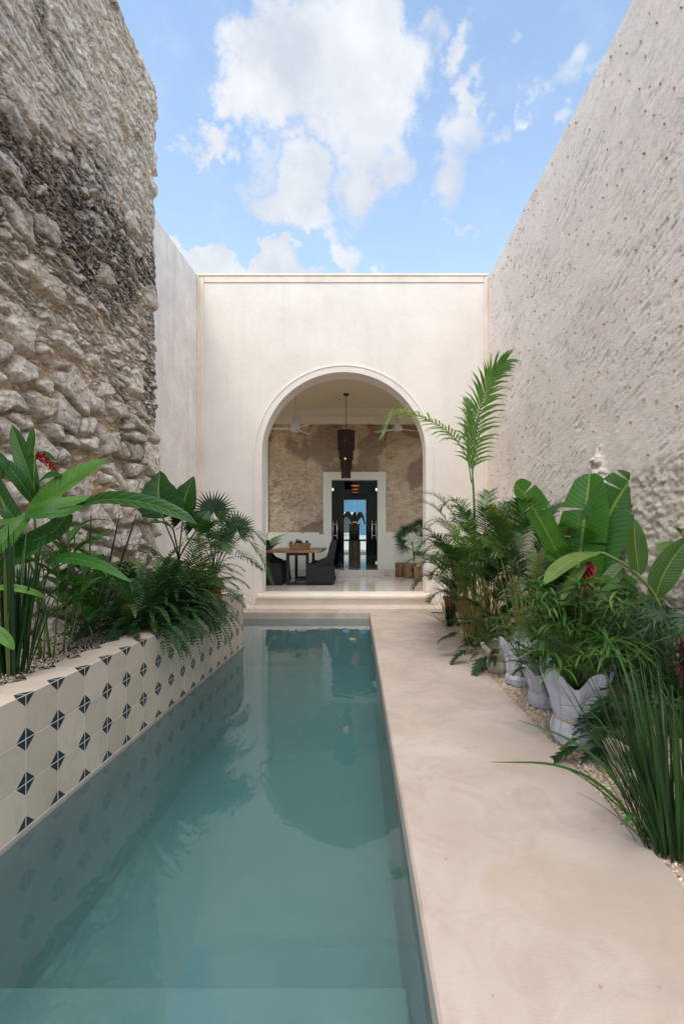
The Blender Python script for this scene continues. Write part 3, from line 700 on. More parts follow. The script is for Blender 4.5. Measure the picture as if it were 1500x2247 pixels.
# ---- tiled planter
def planter():
    root = empty('tiled_planter', (plx(3.3), 3.3, 0), 'long low planter faced with cream octagon tiles and black diamonds along the left pool edge', 'planter')
    T = .2355; zt = .60; y0, y1 = .483, 6.40; W = .243; n = int((y1-y0)/W); y1 = y0+n*W
    def fa(x, y): return x
    V = []; Fc = []; U = []
    def quad(p, uv): k = len(V); V.extend(p); U.extend([(a, b, 0) for a, b in uv]); Fc.append((k, k+1, k+2, k+3))
    quad([(plx(y0), y0, zt-3*T), (plx(y1), y1, zt-3*T), (plx(y1), y1, zt), (plx(y0), y0, zt)], [(0, -3), (n, -3), (n, 0), (0, 0)])
    quad([(plx(y0), y0, zt), (plx(y1), y1, zt), (plx(y1)-.245, y1, zt), (plx(y0)-.245, y0, zt)], [(0, 0), (n, 0), (n, 1), (0, 1)])
    quad([(plx(y1), y1, zt-3*T), (plx(y1)-1.7, y1, zt-3*T), (plx(y1)-1.7, y1, zt), (plx(y1), y1, zt)], [(0, -3), (7, -3), (7, 0), (0, 0)])
    quad([(plx(y0)-1.2, y0, zt-3*T), (plx(y0), y0, zt-3*T), (plx(y0), y0, zt), (plx(y0)-1.2, y0, zt)], [(-5, -3), (0, -3), (0, 0), (-5, 0)])
    quad([(plx(y1)-.245, y1, zt), (plx(y0)-.245, y0, zt), (plx(y0)-.245, y0, zt-.12), (plx(y1)-.245, y1, zt-.12)], [(.5, .5)]*4)
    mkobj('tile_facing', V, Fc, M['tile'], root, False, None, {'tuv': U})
    def cop(b):
        z0, z1 = -.16, zt-3*T+.002
        b.add([(plx(.3)+.013, .3, z0), (plx(6.33)+.013, 6.345, z0), (plx(6.33)+.010, 6.345, z1), (plx(.3)+.010, .3, z1), (plx(.3)-.02, .3, z1), (plx(6.33)-.02, 6.345, z1)], [(0, 1, 2, 3), (3, 2, 5, 4)])
    one('cement_ledge', M['ledge'], cop, root)
    def soil(b): b.add([(plx(y0)-.24, y0, .515), (plx(y1)-.24, y1, .515), (lwx(y1), y1, .515), (lwx(y0), y0, .515)], [(0, 1, 2, 3)])
    one('soil', M['soil'], soil, root)
planter()
# ---- gravel
def gravel(name, n, area, z, size):
    ico = np.array([(0, 0, 1), (.9, 0, .4), (.28, .85, .4), (-.72, .53, .4), (-.72, -.53, .4), (.28, -.85, .4), (.72, .53, -.4), (-.28, .85, -.4), (-.9, 0, -.4), (-.28, -.85, -.4), (.72, -.53, -.4), (0, 0, -1)])
    f = np.array([(0, 1, 2), (0, 2, 3), (0, 3, 4), (0, 4, 5), (0, 5, 1), (1, 6, 2), (2, 7, 3), (3, 8, 4), (4, 9, 5), (5, 10, 1), (2, 6, 7), (3, 7, 8), (4, 8, 9), (5, 9, 10), (1, 10, 6), (11, 7, 6), (11, 8, 7), (11, 9, 8), (11, 10, 9), (11, 6, 10)])
    pts = area(n); n = len(pts)
    s = size*rng.uniform(.55, 1.25, (n, 1, 1))*np.stack([rng.uniform(.7, 1.2, n), rng.uniform(.6, 1., n), rng.uniform(.45, .8, n)], -1)[:, None, :]
    V = ico[None]*rng.uniform(.8, 1.15, (n, 12, 1))*s
    a = rng.uniform(0, 2*pi, n); c, d = np.cos(a)[:, None], np.sin(a)[:, None]; t = rng.uniform(-.6, .6, n)[:, None]
    X = V[..., 0]*c-V[..., 1]*d; Y = V[..., 0]*d+V[..., 1]*c; Z = V[..., 2]+X*t
    V = np.stack([X, Y, Z], -1)+np.stack([pts[:, 0], pts[:, 1], z+rng.uniform(0, size*.9, n)], -1)[:, None, :]
    Fa = (f[None]+np.arange(n)[:, None, None]*12).reshape(-1, 3)
    L = np.zeros((n, 12, 3)); L[..., 2] = rng.uniform(0, 1, (n, 1))
    o = mkobj(name, V.reshape(-1, 3), Fa, M['gravel'], None, False, None, {'lf': L.reshape(-1, 3)}); tag(o, kind='stuff'); return o
def ar(n):
    y = 1.2+(9.05-1.2)*rng.uniform(0, 1, n)**1.25; x = 1.365+(2.64-1.365)*rng.uniform(0, 1, n); spill = rng.uniform(0, 1, n) < .012; x = np.where(spill, 1.36-np.abs(rng.normal(0, .02, n)), x)
    return np.stack([x, y], -1)
def al_(n):
    y = rng.uniform(1.6, 6.3, n); x = plx(y)-.25-rng.uniform(0, 1, n)*(plx(y)-.25-swx(y)); return np.stack([x, y], -1)
g1 = gravel('gravel_bed', 42000, ar, -.028, .0092); tag(g1, 'crushed beige gravel filling the bed between walkway and right wall', 'gravel')
g2 = gravel('planter_gravel', 17000, al_, .522, .0095); tag(g2, 'crushed beige gravel spread inside the tiled planter', 'gravel')
one('gravel_base', M['grit'], lambda b: b.add([(1.36, .3, -.03), (2.7, .3, -.03), (2.7, 9.15, -.03), (1.36, 9.15, -.03)], [(0, 1, 2, 3)]), kind='structure')
# ---- dining gallery behind the arch
BY = 12.9
def X_(px, Y): return (px-780)/F*Y
def backwall():
    root = empty('stone_back_wall', (CX, BY, FL), 'brown bare masonry wall with cream dado and door surround at the back of the gallery', 'wall')
    dx0, dx1, dz0, dz1 = X_(727, BY), X_(828, BY), .39, 2.91
    ys = np.arange(-2.5, 2.62, .018); zs = np.arange(1.36, 4.52, .018)
    X, Z = np.meshgrid(ys, zs, indexing='ij'); nu, nv = X.shape
    f1, e, i_, cx, cy = voro(X/.16+(fbm(X*5, Z*5, 2, 3)-.5)*2.5, Z/.075+(fbm(X*5, Z*5, 4, 3)-.5)*2.5, 15)
    pl = ss(fbm(X*1.1, Z*1.1, 21, 4), .42, .58)
    h = .065*ss(e, .03, .22)*(.25+.75*pl)*(.4+i_)+(fbm(X*8, Z*12, 9, 5, .6)-.5)*.05
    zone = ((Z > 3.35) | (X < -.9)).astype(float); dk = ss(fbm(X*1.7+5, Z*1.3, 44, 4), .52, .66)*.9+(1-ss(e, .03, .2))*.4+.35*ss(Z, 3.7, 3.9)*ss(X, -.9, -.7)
    hide = (X > dx0-.2) & (X < dx1+.2) & (Z < dz1+.15)
    V = np.stack([X, BY+.062-h, Z], -1).reshape(-1, 3); fc = gridfaces(nu, nv)
    keep = ~hide.ravel()[fc].all(1); fc = fc[keep]
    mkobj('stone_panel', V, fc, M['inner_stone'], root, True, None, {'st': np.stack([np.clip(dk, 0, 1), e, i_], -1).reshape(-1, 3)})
    def pla(b):
        y0, y1 = BY-.025, BY+.24; sx0, sx1 = X_(709, BY), X_(846, BY)
        b.box(-3.1, sx0, y0, y1, FL, 1.43); b.box(sx1, 2.6, y0, y1, FL, 1.43)
        b.box(sx0, dx0, y0-.003, y1, FL, 3.13); b.box(dx1, sx1, y0-.003, y1, FL, 3.13); b.box(dx0, dx1, y0-.003, y1, dz1, 3.13)
        b.box(-3.1, 2.6, y0, y1, 4.48, 4.93); b.box(-3.1, -2.47, y0, y1, 1.43, 4.48)
        b.box(-2.47, sx0, BY+.07, y1, 1.43, 4.48); b.box(sx1, 2.6, BY+.07, y1, 1.43, 4.48); b.box(sx0, sx1, BY+.07, y1, 3.13, 4.48)
        b.box(-3.1, 2.6, y0-.02, y0, 4.66, 4.70)
    one('plaster_band', M['room'], pla, root)
backwall()
one('gallery_floor', M['marble'], lambda b: b.add([(-3.1, DY+.28, FL-.002), (2.6, DY+.28, FL-.002), (2.6, BY, FL-.002), (-3.1, BY, FL-.002)], [(0, 1, 2, 3)]), kind='structure')
one('ceiling', M['ceiling'], lambda b: b.box(-3.3, 2.9, DY+.42, 13.2, 4.925, 5.2), kind='structure')
one('gallery_side_walls', M['room'], lambda b: [b.box(x0, x1, a, c, z0, z1) for x0, x1 in ((-3.3, -3.1), (2.6, 2.9)) for a, c, z0, z1 in ((DY+.42, 9.85, -.05, 4.92), (12.65, BY+.2, -.05, 4.92), (9.85, 12.65, -.05, .9), (9.85, 12.65, 4.3, 4.92))], kind='structure')  # unseen openings added in both sides to let daylight into the gallery
one('door_step', M['marble'], lambda b: b.box(X_(741, 12.6), X_(842, 12.6), 12.62, BY-.03, FL-.01, .39, .006), label='pale stone doorstep in front of the glass double door', cat='step')
# hall beyond
HY = 20.
def hall(b):
    x0, x1 = -1.9, 1.9; y0 = BY+.25; zc = 4.3; ox0, ox1, oz = X_(754, HY), X_(803, HY), EYE+69/F*HY
    b.box(x0-.2, x0, y0, HY, .3, zc); b.box(x1, x1+.2, y0, HY, .3, zc); b.box(x0-.2, x1+.2, y0, HY+.2, zc, zc+.2)
    b.box(x0-.2, ox0, HY, HY+.3, .3, zc); b.box(ox1, x1+.2, HY, HY+.3, .3, zc); b.box(ox0, ox1, HY, HY+.3, oz, zc)
    b.box(-1.1, -.85, 15.8, 16.1, .39, 3.4); b.box(.85, 1.1, 15.8, 16.1, .39, 3.4); b.box(-1.9, 1.9, 15.8, 16.1, 3.4, 4.3)
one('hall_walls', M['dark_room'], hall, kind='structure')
one('hall_floor', M['marble'], lambda b: b.box(-1.9, 1.9, BY-.03, HY+.3, .2, .388), kind='structure')
def fdoor(b):
    ox0, ox1, oz = X_(754, HY), X_(803, HY), EYE+69/F*HY
    b.box(ox0-.16, ox0+.01, HY-.06, HY-.002, .39, oz+.12, .01); b.box(ox1-.01, ox1+.16, HY-.06, HY-.002, .39, oz+.12, .01); b.box(ox0+.012, ox1-.012, HY-.06, HY-.002, oz-.02, oz+.12, .01)
    b.box(ox0+.01, ox1-.01, HY+.02, HY+.07, 1.02, 1.10, .005)
one('street_door_frame', M['dark_wood'], fdoor, label='black timber frame of the open street doorway at the far end of the dark hall', cat='door frame')
one('street', M['street'], lambda b: b.add([(-12, 21.6, .2), (12, 21.6, .2), (12, 30, .2), (-12, 30, .2)], [(0, 1, 2, 3)]), kind='structure')
one('pavement', M['pavement'], lambda b: (b.box(-12, 12, 20.3, 21.6, .0, .33, .02), b.box(-12, 12, 27.4, 29, .0, .34, .02)), kind='structure')
def blue():
    root = empty('blue_house', (0, 28.2, .3), 'bright blue house across the street with a pale base, seen through the far doorway', 'house')
    one('wall', M['blue_wall'], lambda b: b.box(-9, 9, 28.2, 30, .3, 5.5), root)
    one('base_band', M['white_paint'], lambda b: b.box(-9, 9, 28.14, 28.197, .3, 1.2, .01), root)
    x0, x1, z0, z1 = -1.9, -.15, 1.35, 2.45
    win = one('window', M['white_paint'], lambda b: (b.box(x0-.1, x1+.1, 28.10, 28.196, z1, z1+.16, .01), b.box(x1, x1+.08, 28.12, 28.196, z0, z1-.003, .01), b.box(x0-.1, x1+.1, 28.10, 28.196, z0-.12, z0-.002, .01)), root)
    def gri(b):
        b.box(x0, x1-.002, 28.17, 28.192, z0, z1-.002)
        for k in range(12): b.box(x0, x1-.004, 28.13, 28.15, z0+.04+k*.09, z0+.07+k*.09)
        for k in range(12): b.box(x0+.04+k*.15, x0+.07+k*.15, 28.12, 28.128, z0, z1-.004)
    one('grille', M['grille'], gri, win)
blue()
# ================= FURNITURE =================
def gdoor(sg):
    dx = X_(727, BY) if sg < 0 else X_(828, BY); h = .64
    root = empty('glass_door', (dx, BY+.02, .39), ('left' if sg < 0 else 'right')+' leaf of the clear glass double door with steel bar handle', 'glass door', 'glass door leaves')
    y = BY+.10 ; a = dx-sg*.004; b_ = dx-sg*h
    one('pane', M['glass'], lambda b: b.box(min(a, b_), max(a, b_), y, y+.012, .41, 2.89), root)
    def hd(b):
        cx = dx-sg*.155
        for yy in (y-.06, y+.07):
            b.tube([(cx, yy, 1.24), (cx, yy, 1.76)], .014, 10)
        for z in (1.34, 1.66): b.tube([(cx, y-.06, z), (cx, y+.07, z)], .010, 8)
        cx2 = dx-sg*.04
        b.tube([(cx2, y-.05, 1.24), (cx2, y-.05, 1.76)], .012, 10)
        for z in (1.34, 1.66): b.tube([(cx2, y-.05, z), (cx, y-.06, z)], .012, 8)
    one('handle', M['chrome'], hd, root, True)
    for z in (.52, 2.60):
        one('hinge', M['chrome'], lambda b: b.box(min(dx, dx-sg*.06), max(dx, dx-sg*.06), y-.02, y+.03, z, z+.09, .005), root)
gdoor(-1); gdoor(1)
def pend():
    c = P(759, 865, 11.53); c.z = 4.925
    root = empty('pendant_lamp', c, 'tall dark fringed pendant lamp of four stepped tiers hanging in the arch', 'lamp')
    s = 11.53/F
    def zz(py): return EYE+(1165-py)*s
    one('canopy', M['black_steel'], lambda b: b.lathe((c.x, c.y, 4.925), [(.075, 0), (.075, -.02), (.05, -.045)], 24), root, True)
    def cord(b):
        random.seed(2); pts = [(c.x+random.uniform(-.006, .006), c.y, 4.9-(4.9-zz(950))*k/16) for k in range(17)]; b.tube(pts, .008, 6)
    one('cord', M['black_steel'], cord, root, True)
    for w0, a, d in ((.225, 946, 988), (.19, 986, 1008), (.155, 1006, 1029), (.122, 1027, 1049)):
        def tier(b):
            n = 64; z1, z0 = zz(a), zz(d); b.lathe((c.x, c.y, z1), [(w0*.6, .0), (w0-.006, -.004), (w0, -.02)], n, False, False)
            for k in range(n):                       # fringe of cords
                if random.random() < .12: continue
                t = 2*pi*k/n; r = w0*random.uniform(.97, 1.01); x, y = c.x+r*cos(t), c.y+r*sin(t); e = random.uniform(-.01, .01)
                g = .0105*w0/.2; b.add([(x-g*sin(t), y+g*cos(t), z1-.015), (x+g*sin(t), y-g*cos(t), z1-.015), (x+g*sin(t)*.9, y-g*cos(t)*.9, z0+e), (x-g*sin(t)*.9, y+g*cos(t)*.9, z0+e)], [(0, 1, 2, 3)])
            b.lathe((c.x, c.y, z1-.012), [(w0+.006, .01), (w0+.006, -.012)], n, False, False)
        one('fringe_tier', M['fringe'], tier, root)
    for px, py in ((756, 967), (757, 1006)):
        q = P(px, py, 11.33 if py < 990 else 11.37)
        one('bulb', M['bulb'], lambda b: b.lathe((q.x, q.y, q.z), [(.004, -.03), (.018, -.012), (.02, .01), (.008, .035)], 12), root, True)
pend()
def cfan(px, py, Y, ph, label, cone):
    c = P(px, py, Y); root = empty('ceiling_fan', c, label, 'fan', 'ceiling fans in the gallery')
    one('rod', M['white_metal'], lambda b: b.tube([(c.x, c.y, c.z+.1), (c.x, c.y, 4.925)], .014, 10), root, True)
    if cone: one('motor', M['white_metal'], lambda b: b.lathe(c, [(.05, -.09), (.12, -.07), (.13, -.03), (.10, .02), (.05, .10), (.03, .22)], 24), root, True)
    else: one('motor', M['white_metal'], lambda b: b.lathe(c, [(.06, -.10), (.115, -.08), (.125, -.03), (.105, .03), (.10, .24), (.075, .25)], 24), root, True)
    for k in range(3):
        t = ph+2*pi*k/3
        def bl(b):
            d = Vector((cos(t), sin(t), 0)); s = Vector((-sin(t), cos(t), .14))
            pts = []
            for q, w_ in ((.11, .03), (.2, .06), (.6, .058), (.66, .03)):
                for sg, h in ((-1, 0), (1, 0), (1, .008), (-1, .008)): pts.append(c+d*q+s*w_*sg+Vector((0, 0, -.04+h)))
            b.rings([pts[i*4:i*4+4] for i in range(4)])
        one('blade', M['white_metal'], bl, root)
cfan(648, 938, 10.9, R(187), 'white ceiling fan with a cylinder motor left of the pendant lamp', False)
cfan(872, 938, 11.3, R(25), 'white ceiling fan with a cone motor right of the lamp, behind the palm frond', True)
def table():
    x0, x1, y0, y1, z = X_(584, 10.4), X_(704, 10.4), 10.4, 12.3, EYE-.447; cx = X_(653, 10.6)
    root = empty('dining_table', ((x0+x1)/2, 11.3, FL), 'long dining table with a thick red brown plank top on black steel frames', 'table')
    def top(b):
        k = 5; w_ = (x1-x0)/k
        b.box(x0, x1, y0, y1, z-.055, z, .006)
    one('tabletop', M['table_wood'], top, root)
    for yy in (10.55, 12.05):
        one('leg_frame', M['black_steel'], lambda b: (b.box(cx-.26, cx-.19, yy, yy+.07, FL, z-.06), b.box(cx+.19, cx+.26, yy, yy+.07, FL, z-.06), b.box(cx-.19, cx+.19, yy, yy+.07, FL, FL+.05), b.box(cx-.19, cx+.19, yy, yy+.07, z-.12, z-.06)), root)
    one('stretcher', M['black_steel'], lambda b: b.tube([(cx-.2, 10.6, FL+.03), (cx+.2, 12.1, FL+.03)], .022, 6), root)
table()
def chair(loc, rz, label):
    root = empty('dining_chair', loc, label, 'chair', 'slipcovered dining chairs', rz)
    def rect(x0, x1, w_, z, wav=0, n=9, ph=0):
        pts = []
        for i in range(n): pts.append((x0+(x1-x0)*i/n, -w_))
        for i in range(n): pts.append((x1, -w_+2*w_*i/n))
        for i in range(n): pts.append((x1-(x1-x0)*i/n, w_))
        for i in range(n): pts.append((x0, w_-2*w_*i/n))
        cx = (x0+x1)/2; out = []
        for k, (x, y) in enumerate(pts):
            f = 1+wav*sin(k*1.7+ph); dx = abs((x-cx)/((x1-x0)/2)); dy = abs(y/w_); rr = 1-.06*(dx*dy)**6
            out.append((cx+(x-cx)*f*rr, y*f*rr, z))
        return out
    b = MB(); b.rings([rect(-.31, .34, .29, .0, .035), rect(-.29, .32, .28, .12, .02), rect(-.27, .30, .27, .38, .004), rect(-.265, .29, .268, .46), rect(-.25, .26, .25, .485)])
    b.build('skirt', M['slip'], root, True, False)
    b = MB(); b.rings([rect(.17, .29, .265, .44), rect(.195, .32, .262, .62), rect(.235, .36, .258, .85), rect(.27, .375, .25, .98), rect(.29, .36, .23, 1.015)])
    b.build('backrest', M['slip'], root, True, False)
    for sg in (-1, 1):
        b = MB(); y = sg*.245
        rr = []
        for x, z in ((-.08, .50), (.0, .53), (.1, .57), (.18, .66), (.235, .78)): rr.append([(x, y-.03, .44), (x, y+.03, .44), (x, y+.028, z), (x, y-.028, z)])
        b.rings(rr); b.build('arm', M['slip'], root, True, False)
    return root
xr = X_(700, 10.75)
chair((xr, 10.8, FL), 0, 'charcoal slipcovered chair facing the table from the right, nearest the pool')
chair((xr+.0, 11.7, FL), 0, 'charcoal slipcovered chair at the right of the table, farther from the pool')
chair((X_(606, 10.75)-.12, 10.8, FL), pi, 'charcoal slipcovered chair at the left end of the table beside the arch jamb')
chair((X_(606, 10.75)-.12, 11.75, FL), pi, 'charcoal slipcovered chair at the left of the table, farther from the pool')
def basket():
    c = P(657.5, 1207, 11.0); c.z = EYE-.447
    root = empty('basket', c, 'oval wicker basket on the dining table', 'basket')
    def bk(b):
        n = 40; rings = []
        for q in range(9):
            t = q/8; rx = .225+.055*t; ry = .10+.03*t
            rings.append([(c.x+rx*cos(2*pi*j/n)*(1+.012*(-1)**(j+q)), c.y+ry*sin(2*pi*j/n)*(1+.02*(-1)**(j+q)), c.z+.02*0+.15*t+.001) for j in range(n)])
        rings.append([(c.x+.255*cos(2*pi*j/n), c.y+.11*sin(2*pi*j/n), c.z+.145) for j in range(n)])
        rings.append([(c.x+.25*cos(2*pi*j/n), c.y+.105*sin(2*pi*j/n), c.z+.11) for j in range(n)])
        b.rings(rings)
    one('weave', M['basket'], bk, root, True)
    b = MB(); random.seed(4)
    for dx, r_, n in ((-.21, .09, 30), (-.06, .14, 44), (.02, .12, 34), (.17, .11, 34)):
        for k in range(n):
            a = random.uniform(0, 2*pi); e = random.uniform(.15, 1.45); d = Vector((cos(a)*cos(e), sin(a)*cos(e), sin(e)))
            o = Vector((c.x+dx, c.y, c.z+.12)); ribbon(b, [o+d*r_*q for q in (0, .3, .65, 1)], .03, random.random(), fold=.4, prof=lambda q: .7+.4*q if q < .5 else (1-q)*1.8)
    s = b.build('succulent', M['succulent'], None, False); tag(s, 'dark green spiky succulents growing in the oval wicker basket', 'succulent')
basket()
# pedestal, vase, plinth, statue in the hall
def ped():
    c = P(777.5, 1250, 14.6); x = c.x
    root = empty('pedestal', (x, 14.6, .388), 'tall red brown wooden pedestal standing in the dark hall', 'pedestal')
    zt = EYE+(1165-1187)/F*14.6
    one('column', M['pedestal'], lambda b: b.box(x-.185, x+.185, 14.45, 14.8, .388, zt, .006), root)
    one('top', M['statue'], lambda b: b.box(x-.26, x+.26, 14.38, 14.86, zt+.001, zt+.03, .004), root)
    zt += .031
    v = empty('flower_vase', (x, 14.52, zt), 'glass vase of pale flowers on the wooden pedestal', 'vase')
    one('vase', M['glass'], lambda b: b.lathe((x, 14.52, zt), [(.05, 0), (.075, .06), (.06, .14), (.045, .18), (.06, .22)], 20, True, False), v, True)
    b = MB(); random.seed(9)
    for k in range(16):
        a = random.uniform(0, 2*pi); e = Vector((x+.10*cos(a)*random.random(), 14.52+.08*sin(a), zt+random.uniform(.22, .38))); b.tube([(x, 14.52, zt+.05), e], .003, 4)
        for j in range(8):
            t = j*pi/4; ribbon(b, [e, e+Vector((cos(t)*.03, .01, sin(t)*.03))], .02, .8, prof=lambda q: 1)
    b.build('flowers', plain('pale petals', (.16, .15, .12), .7), v)
    y = 15.3; xs = X_(777, y); pz = EYE+(1165-1152)/F*y
    one('plinth', M['statue'], lambda b: (b.box(xs-.17, xs+.17, 15.15, 15.45, .388, pz, .006), b.box(xs-.2, xs+.2, 15.12, 15.48, pz+.001, pz+.03, .004)), label='black plinth behind the wooden pedestal carrying the winged bird', cat='plinth')
    # winged bird
    st = empty('bird_statue', (xs, 15.3, pz+.03), 'black statue of a bird with raised half spread wings, silhouetted against the street', 'statue')
    z0 = pz+.03
    b = MB()
    b.tube([(xs+.02, 15.30, z0-.0), (xs+.0, 15.29, z0+.08), (xs-.0, 15.27, z0+.2), (xs+.0, 15.25, z0+.29), (xs+.01, 15.2, z0+.36), (xs+.02, 15.15, z0+.365), (xs+.03, 15.1, z0+.34)], [.03, .085, .10, .07, .042, .04, .008], 14)
    b.tube([(xs, 15.32, z0+.12), (xs-.02, 15.44, z0+.05), (xs-.03, 15.5, z0+.0)], [.06, .05, .02], 8)
    b.build('body', M['statue'], st, True)
    s = 15.3/F
    for sg, pts in ((-1, [(774, 1146), (769, 1130), (762, 1124), (756, 1132), (752, 1145)]), (1, [(781, 1146), (785, 1130), (790, 1125), (795, 1132), (799, 1147)])):
        b = MB(); q = curve([P(a, c_, 15.3) for a, c_ in pts], 12)
        for k in range(12):
            t = k/11; o = q[min(k+0, 11)]; L = .05+.17*sin(pi*min(1, .15+t*1.15))
            d = Vector((sg*(-.15+.65*t), .1, -1+.1*t)).normalized()
            b.tube([o, o+d*L*.5, o+d*L], [.034, .034, .010], 5)
        b.tube(q, [.035]*10+[.025, .012], 8)
        b.build('wing', M['statue'], st, True)
    for px in (775.5, 780):
        q = P(px, 1146, 14.95)
        cdl = empty('candle', (q.x, q.y, q.z-.16), 'small lit candle lamp before the bird statue, '+('left one' if px < 778 else 'right one'), 'candle', 'lit candles in the hall')
        one('holder', M['statue'], lambda b: b.lathe((q.x, q.y, zt-.0), [(.025, 0), (.01, .02), (.008, q.z-zt-.02)], 10), cdl, True)
        one('flame', M['bulb'], lambda b: b.lathe((q.x, q.y, q.z-.018), [(.004, 0), (.014, .012), (.010, .03), (.002, .045)], 10), cdl, True)
ped()
def hlamp():
    c = P(779, 1066, 16.9)
    root = empty('hall_pendant', (c.x, c.y, 4.3), 'dark pendant lamp with orange lined shades hanging in the hall beyond the glass door', 'lamp')
    one('cord', M['black_steel'], lambda b: b.tube([(c.x, c.y, 4.3), (c.x, c.y, c.z+.25)], .008, 6), root)
    for k, (dz, r_) in enumerate(((0, .17), (-.13, .13), (-.25, .11))):
        one('shade', M['statue'], lambda b: b.lathe((c.x, c.y, c.z+dz), [(r_*.6, .24 if k == 0 else .09), (r_, .0)], 28, False, False), root, True)
        one('lit_lining', M['glow'], lambda b: b.lathe((c.x, c.y, c.z+dz), [(r_*.97, .004), (r_*.8, .035)], 28, False, False), root, True)
hlamp()
def stool(px, Y, r, h, label, seed):
    random.seed(seed); x = X_(px, Y); ph = random.uniform(0, 6); n = 22
    root = empty('stump_stool', (x, Y, FL), label, 'stool', 'tree stump stools')
    rings = []
    prof = [(.94, 0), (1, .03), (.97, .5), (1.03, .93), (.98, 1.)]
    for a, z in prof: rings.append([(x+r*a*(1+.09*sin(2*t+ph)+.05*sin(5*t+ph*2))*cos(t), Y+r*a*(1+.09*sin(2*t+ph)+.05*sin(5*t+ph*2))*sin(t), FL+z*h) for t in [2*pi*j/n for j in range(n)]])
    b = MB(); b.rings(rings); b.build('stump_block', M['stump'], root, True)
stool(877, 12.55, .13, .38, 'leftmost brown stump stool against the dado under the fan palm', 1)
stool(895, 12.2, .125, .39, 'middle brown stump stool between the two others beside the dado', 2)
stool(917, 11.3, .10, .36, 'nearest brown stump stool beside the right arch jamb', 3)
def bchair():
    x = X_(918, 11.7); Y = 11.75; root = empty('low_chair', (x, Y, FL), 'black framed chair with a yellow seat half hidden by the right jamb', 'chair')
    one('seat', plain('yellow seat', (.55, .40, .14), .6), lambda b: b.box(x-.12, x+.3, Y-.2, Y+.2, FL+.43, FL+.46, .008), root)
    one('backrest', M['black_steel'], lambda b: b.box(x-.12, x+.3, Y+.17, Y+.21, FL+.60, FL+.72, .01), root)
    for a, c in ((-.1, -.18), (-.1, .18), (.28, -.18), (.28, .18)):
        one('leg', M['black_steel'], lambda b: b.tube([(x+a, Y+c, FL), (x+a*.9, Y+c, FL+(.44 if c < 0 else .62))], .018, 8), root)
bchair()
one('floor_lamp_spot', M['white_metal'], lambda b: b.lathe((X_(841, 12.4), 12.4, FL), [(.05, 0), (.05, .012), (.03, .03), (.01, .035)], 16), None, True, label='small white fitting on the gallery floor beside the doorstep', cat='floor fitting')
def fleaf(b):
    q = P(774, 1404, 1.6/((1404-1165)/F)); pts = [(q.x-.045, q.y-.03, WZ+.006), (q.x, q.y, WZ+.012), (q.x+.05, q.y+.04, WZ+.005)]
    blade(b, curve(pts, 8), .11, .8, prof=lambda q: sin(pi*q)**.4+.01, cup=.1)
one('floating_leaf', M['dry'], fleaf, None, True, label='small round tan leaf floating on the pool near its far right corner', cat='leaf')

# ================= PLANTS =================
SZ = .53
def plant(name, loc, label, cat='plant', group=None): return empty(name, loc, label, cat, group)
def stalk(ms, ml, pts, n, L, w_, rnd=.5, start=.25, up=.7, droop=.9, r_=.008, az=None):
    ms.tube(pts, [r_*(1-.5*i/(len(pts)-1)) for i in range(len(pts))], 6, rnd)
    az = random.uniform(0, 6) if az is None else az
    for k in range(n):
        q = start+(1-start)*(k+.6)/n; u = q*(len(pts)-1); i = min(int(u), len(pts)-2); p = pts[i].lerp(pts[i+1], u-i)
        a = az+(pi if k % 2 else 0)+random.uniform(-.35, .35); d = Vector((cos(a), sin(a), up*random.uniform(.7, 1.4)))
        l = L*random.uniform(.8, 1.1)*(.8+.3*sin(pi*q)); blade(ml, arc(p, d, l, droop*random.uniform(.6, 1.3), 9), w_*random.uniform(.85, 1.1), rnd+random.uniform(-.2, .2), cup=.22, wav=.04, prof=lambda q: (sin(pi*min(1, q*.96+.04)**.8)**.8))
def areca(root, base, n, H, spread, m, frl=.62, ll=.26, seed=0, lean=(0, 0), r_=.008, droop=1.5, lw=.017, aim=None, cane='cane', nl=22, elev=(.75, 1.35)):
    random.seed(seed); ms = MB(); ml = MB(); b0 = Vector(base)
    for k in range(n):
        a = random.uniform(0, 2*pi); s = spread*random.uniform(.25, 1.)
        f = b0+Vector((cos(a)*.05*random.random()*3, sin(a)*.05*random.random()*3, 0)); h = H*random.uniform(.45, 1.)
        top = f+Vector((cos(a)*s*.55+lean[0]*h, sin(a)*s*.55+lean[1]*h, h)); mid = f.lerp(top, .5)+Vector((-cos(a)*s*.06, -sin(a)*s*.06, .03))
        pts = curve([f, mid, top], 7); ms.tube(pts, [r_*(1.1-.5*i/6) for i in range(7)], 5, random.random())
        d = (pts[-1]-pts[-2]).normalized()+Vector((cos(a), sin(a), 0))*.35; L = frl*random.uniform(.75, 1.1)
        fp = arc(pts[-1], d, L, droop*random.uniform(.8, 1.5), 12)
        frond(ml, fp, nl, ll*random.uniform(.8, 1.1), lw, ang=58, droop=.32, start=.03, vee=.22, rr=r_*.55)
    ms.build('cane', M[cane], root, True); ml.build('fronds', M[m], root, True)
